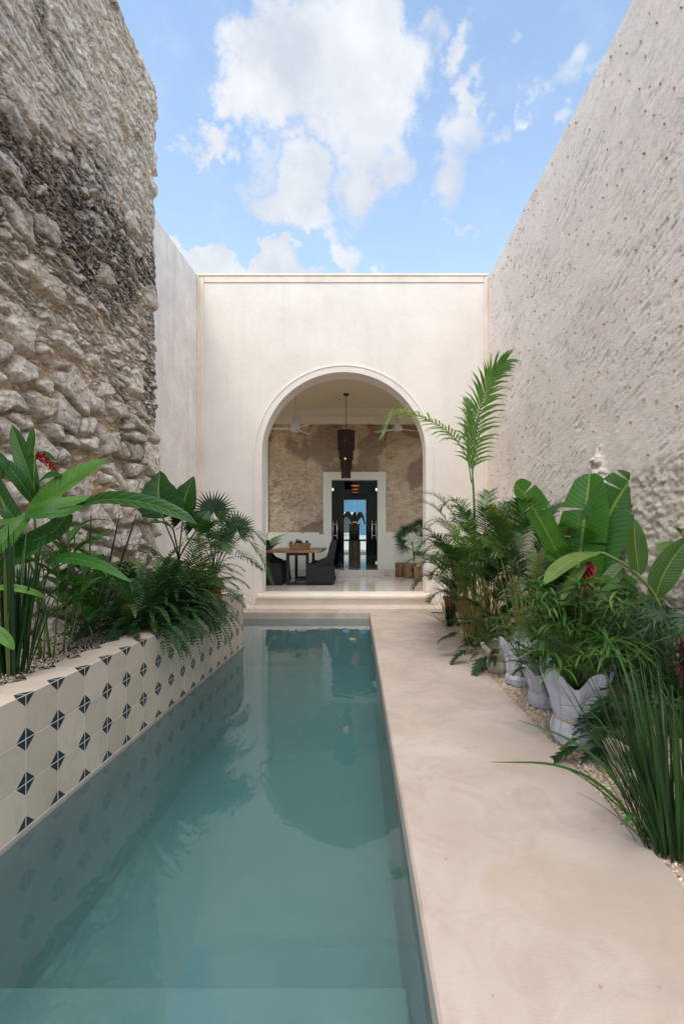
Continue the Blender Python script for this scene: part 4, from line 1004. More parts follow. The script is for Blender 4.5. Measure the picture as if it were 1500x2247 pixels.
def wrappot(root, x, y, z, r, h, collar, m='wrap', seed=0, parent_name='cloth_wrap', lobes=4, tie=.42):
    random.seed(seed); n = 46; ph = random.uniform(0, 6); prof = [(0, .88), (.05, .98), (.2, 1.05), (tie-.07, 1.0), (tie, .88), (tie+.07, .97), (.7, 1.12), (.85, 1.22), (1., 1.34)]
    pl = [random.uniform(.6, 1.4) for _ in range(13)]
    rings = []
    for zq, a in prof:
        ring = []
        for j in range(n):
            t = 2*pi*j/n; g = abs(zq-tie); am = .035+.05*max(0, .3-abs(zq-tie+.1))+(.05 if zq > .6 else 0)
            tri = lambda v: 2*abs((v/(2*pi)) % 1-.5)*2-1; cr = 1.3*am*(tri(11*t+ph)*.6+.6*tri(6*t+ph*2+zq*2.5)+.35*tri(19*t+ph*3-zq*1.5))
            top = zq > tie; zz = zq*h
            if top: zz = tie*h+(zq-tie)/(1-tie)*(h*(1-tie)+collar*(abs(sin(lobes*.5*t+ph))**1.6-.25))
            rr = r*(a+cr)*(1+(.22*abs(sin(lobes*.5*t+ph))**2 if zq > .8 else 0))
            ring.append((x+rr*cos(t), y+rr*sin(t), z+zz))
        rings.append(ring)
    b = MB(); b.rings(rings, True, False); w_ = b.build(parent_name, M[m], root, False)
    sld = w_.modifiers.new('t', 'SOLIDIFY'); sld.thickness = .003; sld.offset = 1
    tz = z+tie*h; b = MB(); nn = 40
    for k in range(2): b.tube([(x+(r*.93)*cos(2*pi*j/nn), y+(r*.93)*sin(2*pi*j/nn), tz+.004*k+.004*sin(3*2*pi*j/nn+k)) for j in range(nn+1)], .005, 5, caps=False)
    b.build('twine', M['twine'], root, True)
    b = MB(); b.lathe((x, y, z+.02), [(r*.8, 0), (r*.9, h*.62)], 20); b.build('nursery_soil', M['soil'], root, True)
def xanadu(root, base, n, L, seed, size=.2, mm='dark_leaf'):
    random.seed(seed); ms = MB(); ml = MB()
    for k in range(n):
        a = random.uniform(0, 2*pi); e = random.uniform(.3, 1.35); p = arc(base, (cos(a)*cos(e), sin(a)*cos(e), sin(e)), L*random.uniform(.6, 1.05), .7, 7); ms.tube(p, .0035, 4, .4)
        d = (p[-1]-p[-2]).normalized()+Vector((0, 0, -.35)); q = arc(p[-1], d, size, .8, 6)
        frond(ml, q, 6, size*.50, size*.13, ang=62, droop=.22, start=.0, vee=.15, rr=.003, seg=4, taper=lambda v: 1-.55*v)
        blade(ml, q, size*.28, .5, cup=.1)
    ms.build('stems', M['green_stem'], root, True); ml.build('leaves', M[mm], root, True)
def strapclump(root, base, n, H, w_, seed, lean=.35, rad=.06, extra=(), m='strap', droop=.5, hmin=.5, bias=(0, 0)):
    random.seed(seed); b = MB(); B = Vector(base)
    for k in range(n):
        a = random.uniform(0, 2*pi); e = abs(random.gauss(0, lean)); o = B+Vector((cos(a)*rad*random.random(), sin(a)*rad*random.random(), 0))
        d = Vector((cos(a)*sin(e)+bias[0], sin(a)*sin(e)+bias[1], cos(e))); h = H*random.uniform(hmin, 1.)
        ribbon(b, arc(o, d, h, droop*random.uniform(.2, 1.6)*(1+e), 11), w_*random.uniform(.7, 1.15), random.random(), fold=.35, hint=Vector((-sin(a), cos(a), 0)).cross(d) if e > .02 else None, prof=lambda q: min(1, .65+q*1.2)*(1-q**2.6)**.8)
    for pts, ww in extra: ribbon(b, curve(pts, 20), ww*1.3, .8, fold=.3, hint=Vector((0, -.7, 1)), prof=lambda q: min(1, .5+q*2)*(1-q**2.2)**.8)
    b.build('blades', M[m], root, True)
def flower(root, pts, r_, n, seed, name='flower', L=.05):
    random.seed(seed); b = MB(); c = curve(pts, 14)
    for k in range(n):
        q = k/n; i = min(int(q*13), 12); p = c[i].lerp(c[i+1], q*13-i); a = k*2.4; t = (c[i+1]-c[i]).normalized()
        s = t.cross(Vector((0, 1, .1))).normalized(); u = s.cross(t); d = (s*cos(a)+u*sin(a)+t*.5).normalized(); l = L*(1-.35*q)*random.uniform(.7, 1.1)
        ribbon(b, [p, p+d*l*.4, p+d*l*.8+t*l*.1, p+d*l+t*l*.35], r_, .15+.8*(random.random()**2.2), fold=.5, prof=lambda q: .8+.3*q if q < .5 else (1-q)*2+.05)
    b.tube(c, .004, 5, .5); return b.build(name, M['petal'], root, True)

# ---------- left bed
def big_ginger():
    Y = 3.25; root = plant('red_ginger', P(82, 1440, Y), 'large ginger plant at far left with big glossy leaves and a red flower', 'plant')
    ms = MB(); ml = MB(); random.seed(1)
    def B(pts, w_, r_=.5, **k): blade(ml, curve([P(*p) for p in pts], 16), w_, r_, hint=Vector((.15, -1, .75)), **k)
    ms.tube(curve([P(88, 1445, Y), P(84, 1300, Y), P(78, 1180, Y), P(76, 1060, Y), P(78, 985, Y)], 12), [.012]*6+[.009]*6, 6, .6)
    ms.tube(curve([P(-40, 1470, 2.9), P(-10, 1300, 2.9), P(35, 1160, 3.0), P(72, 1112, 3.1)], 10), .010, 6, .7)
    ms.tube(curve([P(110, 1440, 3.4), P(90, 1300, 3.4), P(40, 1180, 3.3), P(0, 1090, 3.3)], 10), .010, 6, .5)
    B([(78, 1085, Y), (62, 1030, Y), (42, 975, Y+.05), (27, 932, Y+.1)], .125, .35, cup=.3)
    B([(66, 1000, Y), (70, 965, Y), (74, 937, Y)], .06, .4)
    B([(78, 1105, Y), (48, 1060, Y-.1), (15, 1020, Y-.15), (-20, 1000, Y-.2)], .09, .2)
    B([(80, 1065, Y), (105, 1045, Y-.1), (137, 1043, Y-.15)], .085, .3)
    B([(78, 1010, Y), (95, 997, Y+.1), (125, 1012, Y+.1)], .07, .15)
    B([(72, 1113, 3.1), (120, 1080, 3.1), (180, 1040, 3.15), (241, 1004, 3.2)], .17, .85, cup=.25)
    B([(60, 1118, 3.0), (110, 1110, 3.0), (160, 1100, 3.05), (206, 1090, 3.1)], .10, .8)
    B([(55, 1130, 2.95), (100, 1125, 2.95), (150, 1122, 3.0), (185, 1110, 3.0)], .11, .6)
    B([(168, 1115, 3.1), (230, 1096, 3.0), (320, 1104, 2.95), (395, 1130, 2.9), (432, 1150, 2.9)], .115, -.0, cup=.3)
    B([(105, 1165, 3.1), (70, 1200, 3.0), (20, 1235, 2.9), (-30, 1270, 2.8)], .14, .5)
    B([(60, 1130, 3.0), (30, 1165, 2.9), (-20, 1215, 2.8), (-60, 1250, 2.7)], .13, .75)
    B([(150, 1128, 3.2), (120, 1165, 3.1), (60, 1195, 3.0), (10, 1230, 2.9)], .17, .15)
    B([(60, 1135, 3.0), (40, 1142, 3.0), (0, 1146, 2.9), (-40, 1146, 2.9)], .06, .8)
    B([(50, 1160, 3.2), (20, 1120, 3.3), (-10, 1060, 3.3), (-15, 1010, 3.3)], .12, .2)
    B([(70, 1220, 3.2), (40, 1185, 3.2), (5, 1180, 3.2), (-40, 1200, 3.1)], .10, .3)
    B([(0, 1050, 3.1), (4, 1020, 3.1), (-5, 990, 3.1)], .10, .15)
    B([(100, 1230, 3.1), (150, 1225, 3.05), (220, 1240, 3.0), (290, 1278, 2.95)], .09, .45)
    B([(0, 1240, 3), (60, 1232, 3.0), (120, 1222, 3.05)], .03, .8)
    B([(-20, 1290, 2.6), (30, 1290, 2.6), (75, 1300, 2.65), (104, 1315, 2.7)], .045, .95)
    B([(-30, 1370, 2.4), (0, 1390, 2.4), (20, 1410, 2.4), (32, 1426, 2.4)], .06, .9)
    ms.build('stem', M['green_stem'], root, True); ml.build('leaves', M['ginger'], root, True)
    b = MB(); blade(b, curve([P(196, 1092, 3.08), P(225, 1080, 3.1), P(245, 1066, 3.1), P(266, 1050, 3.12)], 10), .035, .5, cup=.9); b.build('dry_leaf_tip', M['dry'], root, True)
    flower(root, [P(80, 1004, Y), P(98, 1005, Y-.02), P(112, 1018, Y-.02), P(126, 1040, Y-.02)], .018, 46, 3, L=.05)
big_ginger()
def left_misc():
    r = plant('strap_leaf_clump', P(30, 1478, 2.75), 'dense dark sword leaved clump at the front left of the tiled planter', 'plant')
    strapclump(r, P(28, 1478, 2.7), 70, .92, .024, 5, .16, .09, hmin=.45, droop=.25)
    for i, (x, y, tx, ty, Y) in enumerate(((96, 1445, 95, 1240, 3.2), (118, 1440, 128, 1210, 3.3), (140, 1430, 150, 1150, 3.5), (150, 1425, 190, 1230, 3.4), (62, 1440, 60, 1290, 3.3))):
        r = plant('ginger_shoot', P(x, y, Y), ['thin ginger shoot at the left end of the shoots rising from the planter gravel', 'slender ginger shoot with pale stem behind the strap leaves', 'tallest ginger shoot in the planter gravel against the rubble', 'leaning ginger shoot nearest the fern in the planter gravel', 'short ginger shoot inside the dark strap leaves'][i], 'plant', 'ginger shoots in the planter')
        ms = MB(); ml = MB(); random.seed(20+i); stalk(ms, ml, curve([P(x, y, Y), P((x+tx)/2+4, (y+ty)/2, Y), P(tx, ty, Y)], 10), 6, .30, .06, .5, .35, .9, 1.1, .007, .3+i*.5)
        ms.build('stem', M['green_stem'], r, True); ml.build('leaves', M['ginger'], r, True)
    r = plant('young_ginger', P(165, 1380, 3.8), 'mid green leafy ginger standing before the rubble wall left of the fern', 'plant')
    ms = MB(); ml = MB(); random.seed(31)
    for (x, y, tx, ty, Y) in ((160, 1390, 165, 1150, 3.8), (175, 1390, 200, 1190, 3.9), (190, 1390, 235, 1260, 3.9), (150, 1390, 120, 1230, 3.9), (205, 1400, 170, 1290, 3.7)):
        stalk(ms, ml, curve([P(x, y, Y), P((x+tx)/2, (y+ty)/2, Y), P(tx, ty, Y)], 10), 7, .36, .075, .45, .25, .8, 1.1, .008)
    ms.build('stem', M['green_stem'], r, True); ml.build('leaves', M['ginger'], r, True)
    r = plant('elephant_ear', P(240, 1350, 5.0), 'elephant ear with tall dark stalks and two big upright leaves by the rubble corner', 'plant')
    ms = MB(); ml = MB(); random.seed(41)
    hp = lambda q: (q/.22)**.5*.95 if q < .22 else (1-((q-.22)/.78)**1.7)**.85*.95+.0
    for pts, w_, sd, hn in (([(358, 1138, 5.9), (352, 1110, 5.9), (348, 1075, 5.95), (352, 1033, 6.1)], .66, 1, (0, -1, .4)), ([(402, 1130, 6.0), (404, 1105, 6.0), (412, 1075, 6.05), (425, 1045, 6.15)], .46, 2, (-.3, -1, .2)), ([(430, 1165, 5.8), (440, 1150, 5.8), (448, 1135, 5.8), (460, 1120, 5.9)], .30, 3, (.6, -1, .5)), ([(380, 1160, 5.7), (360, 1150, 5.6), (345, 1145, 5.5), (325, 1150, 5.4)], .24, 4, (0, -.6, 1))):
        blade(ml, curve([P(*p) for p in pts], 18), w_, .4, prof=hp, hint=Vector(hn), cup=.12, wav=.10, seed=sd)
        ms.tube(curve([P(385, 1330, 5.9), P(392, 1230, 5.9), P(*pts[0])], 8), .010, 6, .8)
    ms.build('stalk', M['black_stem'], r, True); ml.build('leaves', M['alocasia'], r, True)
    r = plant('bare_stalk', P(225, 1330, 4.5), 'slanted dark bare stalk, second from the right of the group by the rubble', 'plant stalk', 'dark bare stalks at the rubble wall')
    ms = MB(); ms.tube(curve([P(225, 1330, 4.5), P(240, 1240, 4.5), P(262, 1130, 4.5)], 8), [.013, .012, .012, .011, .010, .009, .008, .007], 6, .4); ms.build('stem', M['black_stem'], r, True)
    r = plant('bare_stalk', P(235, 1330, 4.6), 'most slanted dark bare stalk, nearest the elephant ear leaves', 'plant stalk', 'dark bare stalks at the rubble wall')
    ms = MB(); ms.tube(curve([P(235, 1330, 4.6), P(264, 1239, 4.6), P(300, 1128, 4.6)], 8), [.013, .012, .012, .011, .010, .009, .008, .007], 6, .4); ms.build('stem', M['black_stem'], r, True)
    r = plant('bare_stalk', P(200, 1330, 4.4), 'upright dark bare stalk in the middle of the group by the rubble', 'plant stalk', 'dark bare stalks at the rubble wall')
    ms = MB(); ms.tube(curve([P(200, 1330, 4.4), P(197, 1240, 4.4), P(200, 1130, 4.4)], 8), [.013, .012, .012, .011, .010, .009, .008, .007], 6, .4); ms.build('stem', M['black_stem'], r, True)
    r = plant('bare_stalk', P(185, 1330, 4.4), 'dark bare stalk leaning left behind the young ginger', 'plant stalk', 'dark bare stalks at the rubble wall')
    ms = MB(); ms.tube(curve([P(185, 1330, 4.4), P(164, 1265, 4.4), P(150, 1180, 4.4)], 8), [.013, .012, .012, .011, .010, .009, .008, .007], 6, .4); ms.build('stem', M['black_stem'], r, True)
    r = plant('fan_palm', P(455, 1300, 6.15), 'small fan palm with spiky round leaves behind the terracotta pot', 'palm')
    ms = MB(); ml = MB(); random.seed(51)
    for (x, y, Y, rr, nm, up) in ((468, 1122, 6.0, .30, (.1, -1, .15), (-.1, 0, 1)), (520, 1160, 5.9, .25, (.15, -1, .3), (.1, 0, 1)), (430, 1150, 6.1, .22, (-.3, -1, .3), (-.5, 0, 1)), (478, 1185, 6.1, .24, (.3, -.8, .8), (.8, 0, .5)), (400, 1140, 6.2, .22, (-.2, -1, .2), (-.3, 0, 1))):
        c = P(x, y, Y); fan(ml, c, nm, rr*1.12, 30, .036, 300 if rr > .23 else 240, .4, up, .06); ms.tube(curve([P(455, 1300, 6.15), P((455+x)/2, 1230, 6.1), c], 8), .006, 5, .5)
    ms.build('stalk', M['green_stem'], r, True); ml.build('fan_leaves', M['fanleaf'], r, True)
    # potted areca at the planter end
    c = P(466, 1306, 5.75); c.z = .60; r = plant('potted_palm', c, 'arching feathery palm in a terracotta pot on the far end of the tiled planter', 'potted plant')
    b = MB(); b.lathe(c, [(.10, 0), (.125, .17), (.14, .172), (.143, .215), (.122, .215), (.118, .16)], 32, True, False); b.build('pot', M['terracotta'], r, True)
    b = MB(); b.lathe(c, [(.02, .175), (.118, .176)], 20, True, True); b.build('soil', M['soil'], r)
    ms = MB(); ml = MB(); random.seed(61); o = c+Vector((0, 0, .17))
    E = [[(490, 1225, 5.7), (530, 1180, 5.5), (570, 1215, 5.4), (598, 1282, 5.3)], [(485, 1220, 5.7), (520, 1165, 5.6), (556, 1165, 5.5), (582, 1195, 5.45)], [(480, 1210, 5.7), (500, 1150, 5.6), (540, 1160, 5.5), (565, 1205, 5.5)],
         [(478, 1230, 5.7), (505, 1200, 5.4), (545, 1225, 5.2), (575, 1250, 5.1)], [(465, 1220, 5.7), (450, 1165, 5.5), (420, 1150, 5.3), (390, 1160, 5.2)], [(465, 1215, 5.7), (455, 1160, 5.7), (470, 1145, 5.5), (500, 1160, 5.4)],
         [(470, 1230, 5.6), (480, 1195, 5.3), (490, 1190, 5.1), (505, 1215, 4.9)], [(460, 1230, 5.6), (440, 1190, 5.4), (410, 1185, 5.1), (380, 1215, 5.0)], [(470, 1215, 5.8), (480, 1150, 5.9), (500, 1120, 6.0), (530, 1140, 6.0)]]
    for e in E:
        p = curve([o]+[P(*q) for q in e], 18); frond(ml, p, 26, .21, .016, ang=60, droop=.34, start=.35, vee=.18, rr=.006, stem=ms)
    ms.build('stems', M['black_stem'], r, True); ml.build('fronds', M['palm'], r, True)
    for i, (cx, cy, Y, m, sd, lab) in enumerate(((430, 1300, 5.3, 'palm_yellow', 71, 'low yellowish parlour palm with drooping combs of leaflets between fern and pot'), (408, 1310, 5.75, 'palm', 72, 'bushy dark parlour palm behind the fern at the rubble corner'), (300, 1330, 5.0, 'palm', 73, 'thin feathery palm sprays in front of the rubble wall'))):
        base = P(cx, cy, Y); base.z = SZ; r = plant('parlour_palm', base, lab, 'palm', 'parlour palms in the planter'); ms = MB(); ml = MB(); random.seed(sd)
        for k in range((18, 56, 12)[i]):
            a = random.uniform(0, 2*pi) if i else random.uniform(-2.6, -.2); e = random.uniform(.6, 1.4); p = arc(base, (cos(a)*cos(e), sin(a)*cos(e)-.1, sin(e)), (.75, 1.05, .8)[i]*random.uniform(.7, 1.1), 2.1, 14); frond(ml, p, 17, .20, .021, ang=58, droop=.4, start=.40, vee=.05, rr=.004, stem=ms)
        ms.build('stems', M['green_stem'], r, True); ml.build('fronds', M[m], r, True)
    # ferns
    for i, (cx, Y, n, sd, lab) in enumerate(((305, 4.05, 90, 81, 'left crown of lush green sword fern in the tiled planter'), (352, 4.45, 120, 82, 'big middle crown of sword fern spilling over the tiled planter front'), (400, 4.85, 90, 83, 'right crown of sword fern hanging down the tiles towards the water'))):
        base = P(cx, 1380, Y); base.x = plx(Y)-.26; base.z = SZ+.05; r = plant('sword_fern', base, lab, 'fern', 'sword ferns in the planter'); ml = MB(); random.seed(sd)
        for k in range(n):
            a = random.uniform(-pi, pi)
            if i and random.random() < .4: a = random.uniform(-1.1, .5)
            e = random.uniform(.35, 1.4); L = random.uniform(.5, .84)*(1.15 if abs(a) < .8 else 1)
            p = arc(base+Vector((random.uniform(-.08, .08), random.uniform(-.12, .12), 0)), (cos(a)*cos(e), sin(a)*cos(e), sin(e)), L, 2.6*random.uniform(.7, 1.2), 15)
            for q in p:                         # lie on the planter top instead of passing through it
                if q.x < plx(q.y)+.02: q.z = max(q.z, .60+.02)
            frond(ml, p, 27, .075, .019, ang=82, droop=.12, start=.1, vee=.08, rr=.0025, seg=3, taper=lambda v: (.5+.5*min(1, v*3))*(1-v**2.4*.9))
        ml.build('fronds', M['fern'], r, True)
    r = plant('dark_shrub', P(260, 1400, 4.4), 'dark low leafy undergrowth at the foot of the rubble wall behind the fern', 'plant')
    base = Vector((-2.65, 4.6, SZ)); xanadu(r, base, 50, .55, 90, .18); 
left_misc()

# ---------- right bed
def GZ(px, py): Y = EYE*F/(py-1165); return Vector(((px-780)/F*Y, Y, -.02))
def right():
    # slender coconut-like palm
    b0 = Vector((1.88, 7.25, -.02)); r = plant('slender_palm', b0, 'slender pale green palm with one upright frond and one arching left across the arch', 'palm')
    ms = MB(); ml = MB(); random.seed(101); Y = 7.2
    st = curve([b0, P(1041, 1250, Y), P(1040, 1120, Y), P(1036, 1040, Y)], 12); ms.tube(st, [.035, .033, .03, .028, .026, .024, .022, .02, .018, .017, .016, .015], 8, .3)
    up = curve([P(1036, 1040, Y), P(1043, 960, Y), P(1055, 890, Y), P(1075, 830, Y-.05), P(1108, 792, Y-.15)], 24)
    tp = lambda v: (.75+.25*min(1, v*3))*(1-v**2*.55)
    frond(ml, up, 34, .52, .046, .5, ang=50, droop=.5, start=.04, vee=.12, rr=.012, hint=Vector((.25, -1, .25)), taper=tp, stem=ms)
    lf = curve([P(1034, 1060, Y), P(1022, 1000, Y), P(985, 950, Y-.15), (P(925, 915, Y-.4)), P(870, 905, Y-.6), P(842, 950, Y-.7)], 26)
    frond(ml, lf, 30, .40, .036, .85, ang=48, droop=.75, start=.30, vee=.25, rr=.010, taper=tp, stem=ms)
    l3 = curve([P(1036, 1045, Y), P(1034, 980, Y), P(1030, 920, Y), P(1022, 880, Y+.1)], 16)
    frond(ml, l3, 26, .40, .026, .35, ang=26, droop=.15, start=.05, vee=.05, rr=.009, hint=Vector((-.1, -1, .2)), stem=ms)
    ms.build('trunk', M['green_stem'], r, True); ml.build('fronds', M['palm_light'], r, True)
    # areca clumps
    b0 = Vector((1.56, 5.95, -.02)); r = plant('areca_palm', b0, 'areca palm clump with orange yellow canes at the walkway edge below the slender palm', 'palm', 'areca palms along the right wall')
    areca(r, b0, 34, 1.25, .70, 'palm', .78, .28, 111, (-.03, .0), .010, 1.9, nl=26, lw=.020)
    b1 = Vector((1.95, 6.7, -.02)); r = plant('areca_palm', b1, 'tall bushy areca palm behind the first clump, against the house front corner', 'palm', 'areca palms along the right wall')
    areca(r, b1, 34, 1.75, .95, 'palm', .80, .28, 112, (-.08, 0), .009, 1.9, nl=26, lw=.020)
    b2 = Vector((1.85, 4.95, -.02)); r = plant('areca_palm', b2, 'areca palm with a fan of yellow green stems left of the banana', 'palm', 'areca palms along the right wall')
    areca(r, b2, 32, 1.55, .8, 'palm', .66, .26, 113, (-.05, .02), .008, 1.5, nl=24, lw=.019)
    # strap clump with terracotta pot behind
    b0 = GZ(986, 1372); r = plant('strap_leaf_clump', b0, 'thin spiky strap leaved plant at the far end of the bed beside a terracotta pot', 'plant')
    strapclump(r, b0, 26, .95, .022, 121, .42, .05, droop=.4)
    c = Vector((1.62, 7.35, -.02)); r = plant('terracotta_pot', c, 'square terracotta pot beside the right jamb foot, behind the spiky strap plant', 'pot')
    one('pot_body', M['terracotta'], lambda b: b.rings([[(c.x+s*(.13+.05*t)*a, c.y+s2*(.13+.05*t)*a, c.z+.42*t) for s, s2 in ((-1, -1), (1, -1), (1, 1), (-1, 1))] for t, a in ((0, 1), (.86, 1), (.87, 1.08), (1, 1.08), (1, .9), (.8, .88))], True, True), r)
    ml = MB(); random.seed(5)
    for k in range(16): a = random.uniform(0, 6.28); frond(ml, arc(c+Vector((0, 0, .35)), (cos(a)*.5, sin(a)*.5, 1), random.uniform(.5, .8), 1.8, 12), 16, .16, .014, start=.3)
    ml.build('foliage', M['palm'], r, True)
    # wrapped pots
    def wp(px, py, r_, h, collar, m, sd, lab, kind, lobes=4, tie=.42, **k):
        c = GZ(px, py); c.y += r_; c.x = (px-780)/F*c.y; root = plant('wrapped_plant', c, lab, 'potted plant', 'cloth wrapped nursery plants')
        wrappot(root, c.x, c.y, -.02, r_, h, collar, m, sd, lobes=lobes, tie=tie)
        top = c+Vector((0, 0, h*.75))
        if kind == 'x': xanadu(root, top, k.get('n', 22), k.get('L', .36), sd, k.get('size', .17))
        if kind == 'l':
            random.seed(sd); ml = MB(); ms = MB()
            for q in range(k.get('n', 60)):
                a = random.uniform(0, 2*pi); e = random.uniform(.75, 1.5); L = k.get('L', .5)*random.uniform(.6, 1.15)
                p = arc(top+Vector((random.uniform(-.05, .05), random.uniform(-.05, .05), 0)), (cos(a)*cos(e), sin(a)*cos(e), sin(e)), L, .6, 7); ms.tube(p, .004, 4, .5)
                d0 = (p[-1]-p[-2]).normalized()
                for z in range(7):                    # whorl of narrow leaves at the cane tip
                    t = z*.9+random.random(); dd = (d0*.5+Vector((cos(t), sin(t), .25))).normalized()
                    ribbon(ml, arc(p[-1], dd, random.uniform(.16, .27), 1.5, 7), .024, random.random()*.9, fold=.3, prof=lambda q: min(1, .3+q*3)*(1-q**2)**.9+.02)
            ms.build('canes', M['green_stem'], root, True); ml.build('leaves', M['palm'], root, True)
        return root
    wp(1262, 1645, 1.55*.1, .46, .13, 'wrap', 131, 'largest white cloth wrapped plant with twine, nearest on the walkway side', 'l', 5, .40, n=105, L=.70)
    wp(1190, 1553, .115, .30, .08, 'wrap', 132, 'white wrapped pot of lobed leaves touching the largest wrapped plant', 'x', 5, n=24, L=.26, size=.13)
    wp(1138, 1505, .120, .34, .17, 'wrap', 133, 'white wrapped pot with a tall pointed cloth collar, farthest of the white ones', 'x', 3, .32, n=26, L=.30, size=.14)
    wp(1092, 1475, .115, .24, .10, 'wrap_tan', 134, 'beige wrapped pot on the gravel behind the pointed white collar', 'x', 3, .5, n=10, L=.22, size=.12)
    wp(1030, 1404, .12, .30, .06, 'wrap_tan', 135, 'beige cloth pot half behind the orange canes of the first areca', 'x', 3, n=9, L=.2, size=.11)
    wp(1362, 1560, .14, .34, .1, 'wrap_tan', 136, 'greyish beige wrapped pot just behind the largest white wrapped plant', 'x', 3, n=26, L=.42)
    wp(1385, 1712, .12, .20, .08, 'wrap_tan', 137, 'low beige wrapped pot behind the near strap leaves, left one', 'x', 4, n=18, L=.3, size=.13)
    wp(1475, 1700, .13, .26, .06, 'wrap_tan', 138, 'beige wrapped pot behind the near strap leaves at the photo edge', 'x', 4, n=22, L=.45)
    # one long lobed leaf lying out over the walkway
    # banana
    Y = 4.55; b0 = Vector((2.2, 4.6, -.02)); r = plant('banana_plant', b0, 'banana plant with three big upright torn leaves against the right wall', 'plant')
    ms = MB(); random.seed(141); ms.tube(curve([b0, P(1262, 1330, Y), P(1262, 1262, Y)], 8), [.05, .048, .045, .042, .04, .036, .03, .02], 10, .5)
    bp = lambda q: (q/.12)**.5*.92 if q < .12 else 1-.55*max(0, (q-.6)/.4)**1.6 if q < .97 else .25
    L_ = [([(1262, 1290, Y), (1228, 1225, Y), (1180, 1135, Y-.05), (1150, 1085, Y-.1), (1128, 1062, Y-.15)], .32, (.25, -1, .35), ([7, 13], [5, 11, 16]), .75),
          ([(1262, 1290, Y), (1272, 1215, Y), (1283, 1130, Y+.03), (1294, 1040, Y+.1)], .50, (-.95, -.8, .0), ([6, 10, 15], [9]), .5),
          ([(1270, 1290, Y), (1298, 1215, Y), (1335, 1130, Y-.05), (1370, 1070, Y-.1), (1393, 1045, Y-.15)], .46, (-.45, -1, .15), ([5, 9, 15, 18], [12]), .3),
          ([(1262, 1300, Y), (1250, 1270, Y-.1), (1232, 1240, Y-.3), (1205, 1230, Y-.5)], .26, (0, -.5, 1), ([6, 12], [8]), .4),
          ([(1262, 1300, Y), (1300, 1265, Y), (1345, 1262, Y-.15), (1390, 1285, Y-.35)], .28, (0, -.4, 1), ([8], [6, 13]), .2),
          ([(1268, 1310, Y), (1310, 1300, Y-.1), (1350, 1300, Y-.3), (1380, 1310, Y-.5)], .22, (0, -.4, 1), ([8], [6, 13]), .1)]
    for pts, w_, hn, tr, rd in L_:
        ml = MB(); c = curve([P(*p) for p in pts], 22); blade(ml, c, w_, rd, prof=bp, hint=Vector(hn), cup=.16, tears=tr); ml.tube(c, [.012*(1-.8*i/21) for i in range(22)], 5, .95)
        for q in range(len(ml.a)-5*22*1, len(ml.a)): pass
        ml.build('leaf', M['banana'], r, True)
    ms.build('trunk', M['green_stem'], r, True)
    # olive ginger with hanging red flower
    Y = 3.45; b0 = Vector((2.38, 3.45, -.02)); r = plant('hanging_ginger', b0, 'olive leaved ginger whose bent stem carries a hanging red flower spike before the banana', 'plant')
    ms = MB(); ml = MB(); random.seed(151)
    ms.tube(curve([b0, P(1470, 1420, Y), P(1440, 1315, Y), P(1385, 1250, Y), P(1340, 1222, Y), P(1312, 1212, Y), P(1298, 1225, Y)], 20), [.013]*10+[.010]*5+[.006]*5, 6, .9)
    def B(pts, w_, r_=.5, hn=None, **k): blade(ml, curve([P(*p) for p in pts], 18), w_, r_, hint=Vector(hn) if hn else None, **k)
    ov = lambda q: (sin(pi*min(1, q*.97+.03)**.95))**.6
    B([(1310, 1214, Y), (1265, 1225, Y-.1), (1225, 1250, Y-.2), (1195, 1282, Y-.3)], .16, .85, (-.5, -.5, 1), prof=ov)
    B([(1285, 1240, Y-.05), (1265, 1260, Y-.15), (1245, 1290, Y-.2), (1231, 1318, Y-.25)], .085, .8, (-.8, -.8, .3), prof=ov)
    B([(1400, 1262, Y), (1396, 1225, Y), (1391, 1180, Y), (1391, 1141, Y)], .165, .25, (0, -1, .1), prof=ov)
    B([(1438, 1310, Y), (1450, 1270, Y-.02), (1475, 1225, Y-.05), (1515, 1175, Y-.1)], .19, .2, (-.5, -1, .1), prof=ov)
    B([(1395, 1250, Y), (1365, 1245, Y+.1), (1330, 1280, Y+.1), (1300, 1300, Y)], .13, .1, (0, -.6, 1), prof=ov)
    B([(1400, 1300, Y+.1), (1360, 1278, Y+.1), (1320, 1285, Y+.05), (1290, 1308, Y)], .15, .15, (0, -.6, .8), prof=ov)
    B([(1440, 1210, Y+.3), (1470, 1195, Y+.3), (1530, 1215, Y+.2)], .10, .6, (0, -.4, 1), prof=ov)
    B([(1540, 1250, Y), (1500, 1185, Y), (1480, 1160, Y), (1468, 1155, Y-.05)], .12, .9, (0, -.4, 1), prof=ov)
    B([(1440, 1330, Y), (1400, 1325, Y-.2), (1340, 1330, Y-.4), (1280, 1345, Y-.5)], .06, .1, (0, 0, 1), prof=ov)
    ms.build('stem', M['green_stem'], r, True); ml.build('leaves', M['ginger_olive'], r, True)
    flower(r, [P(1293, 1232, Y-.02), P(1288, 1262, Y-.04), P(1282, 1295, Y-.05), P(1270, 1332, Y-.06)], .022, 130, 6, L=.072)
    # red heliconia behind the arecas
    r = plant('red_flower_spike', P(1110, 1180, 5.9), 'small scarlet flower on a thin stalk poking out between the areca fronds', 'flower')
    ms = MB(); b0 = Vector((2.15, 5.7, -.02)); ms.tube(curve([b0, P(1120, 1230, 5.7), P(1112, 1165, 5.7), P(1097, 1152, 5.7)], 12), .005, 5, .6); ms.build('stem', M['green_stem'], r, True)
    flower(r, [P(1112, 1152, 5.7), P(1103, 1150, 5.7), P(1092, 1152, 5.7)], .03, 12, 8, L=.06)
    # near strap clump with two blades arching over the walkway
    b0 = GZ(1462, 1868); r = plant('strap_leaf_clump', b0, 'big strap leaved clump at near right with blades arching over the walkway', 'plant')
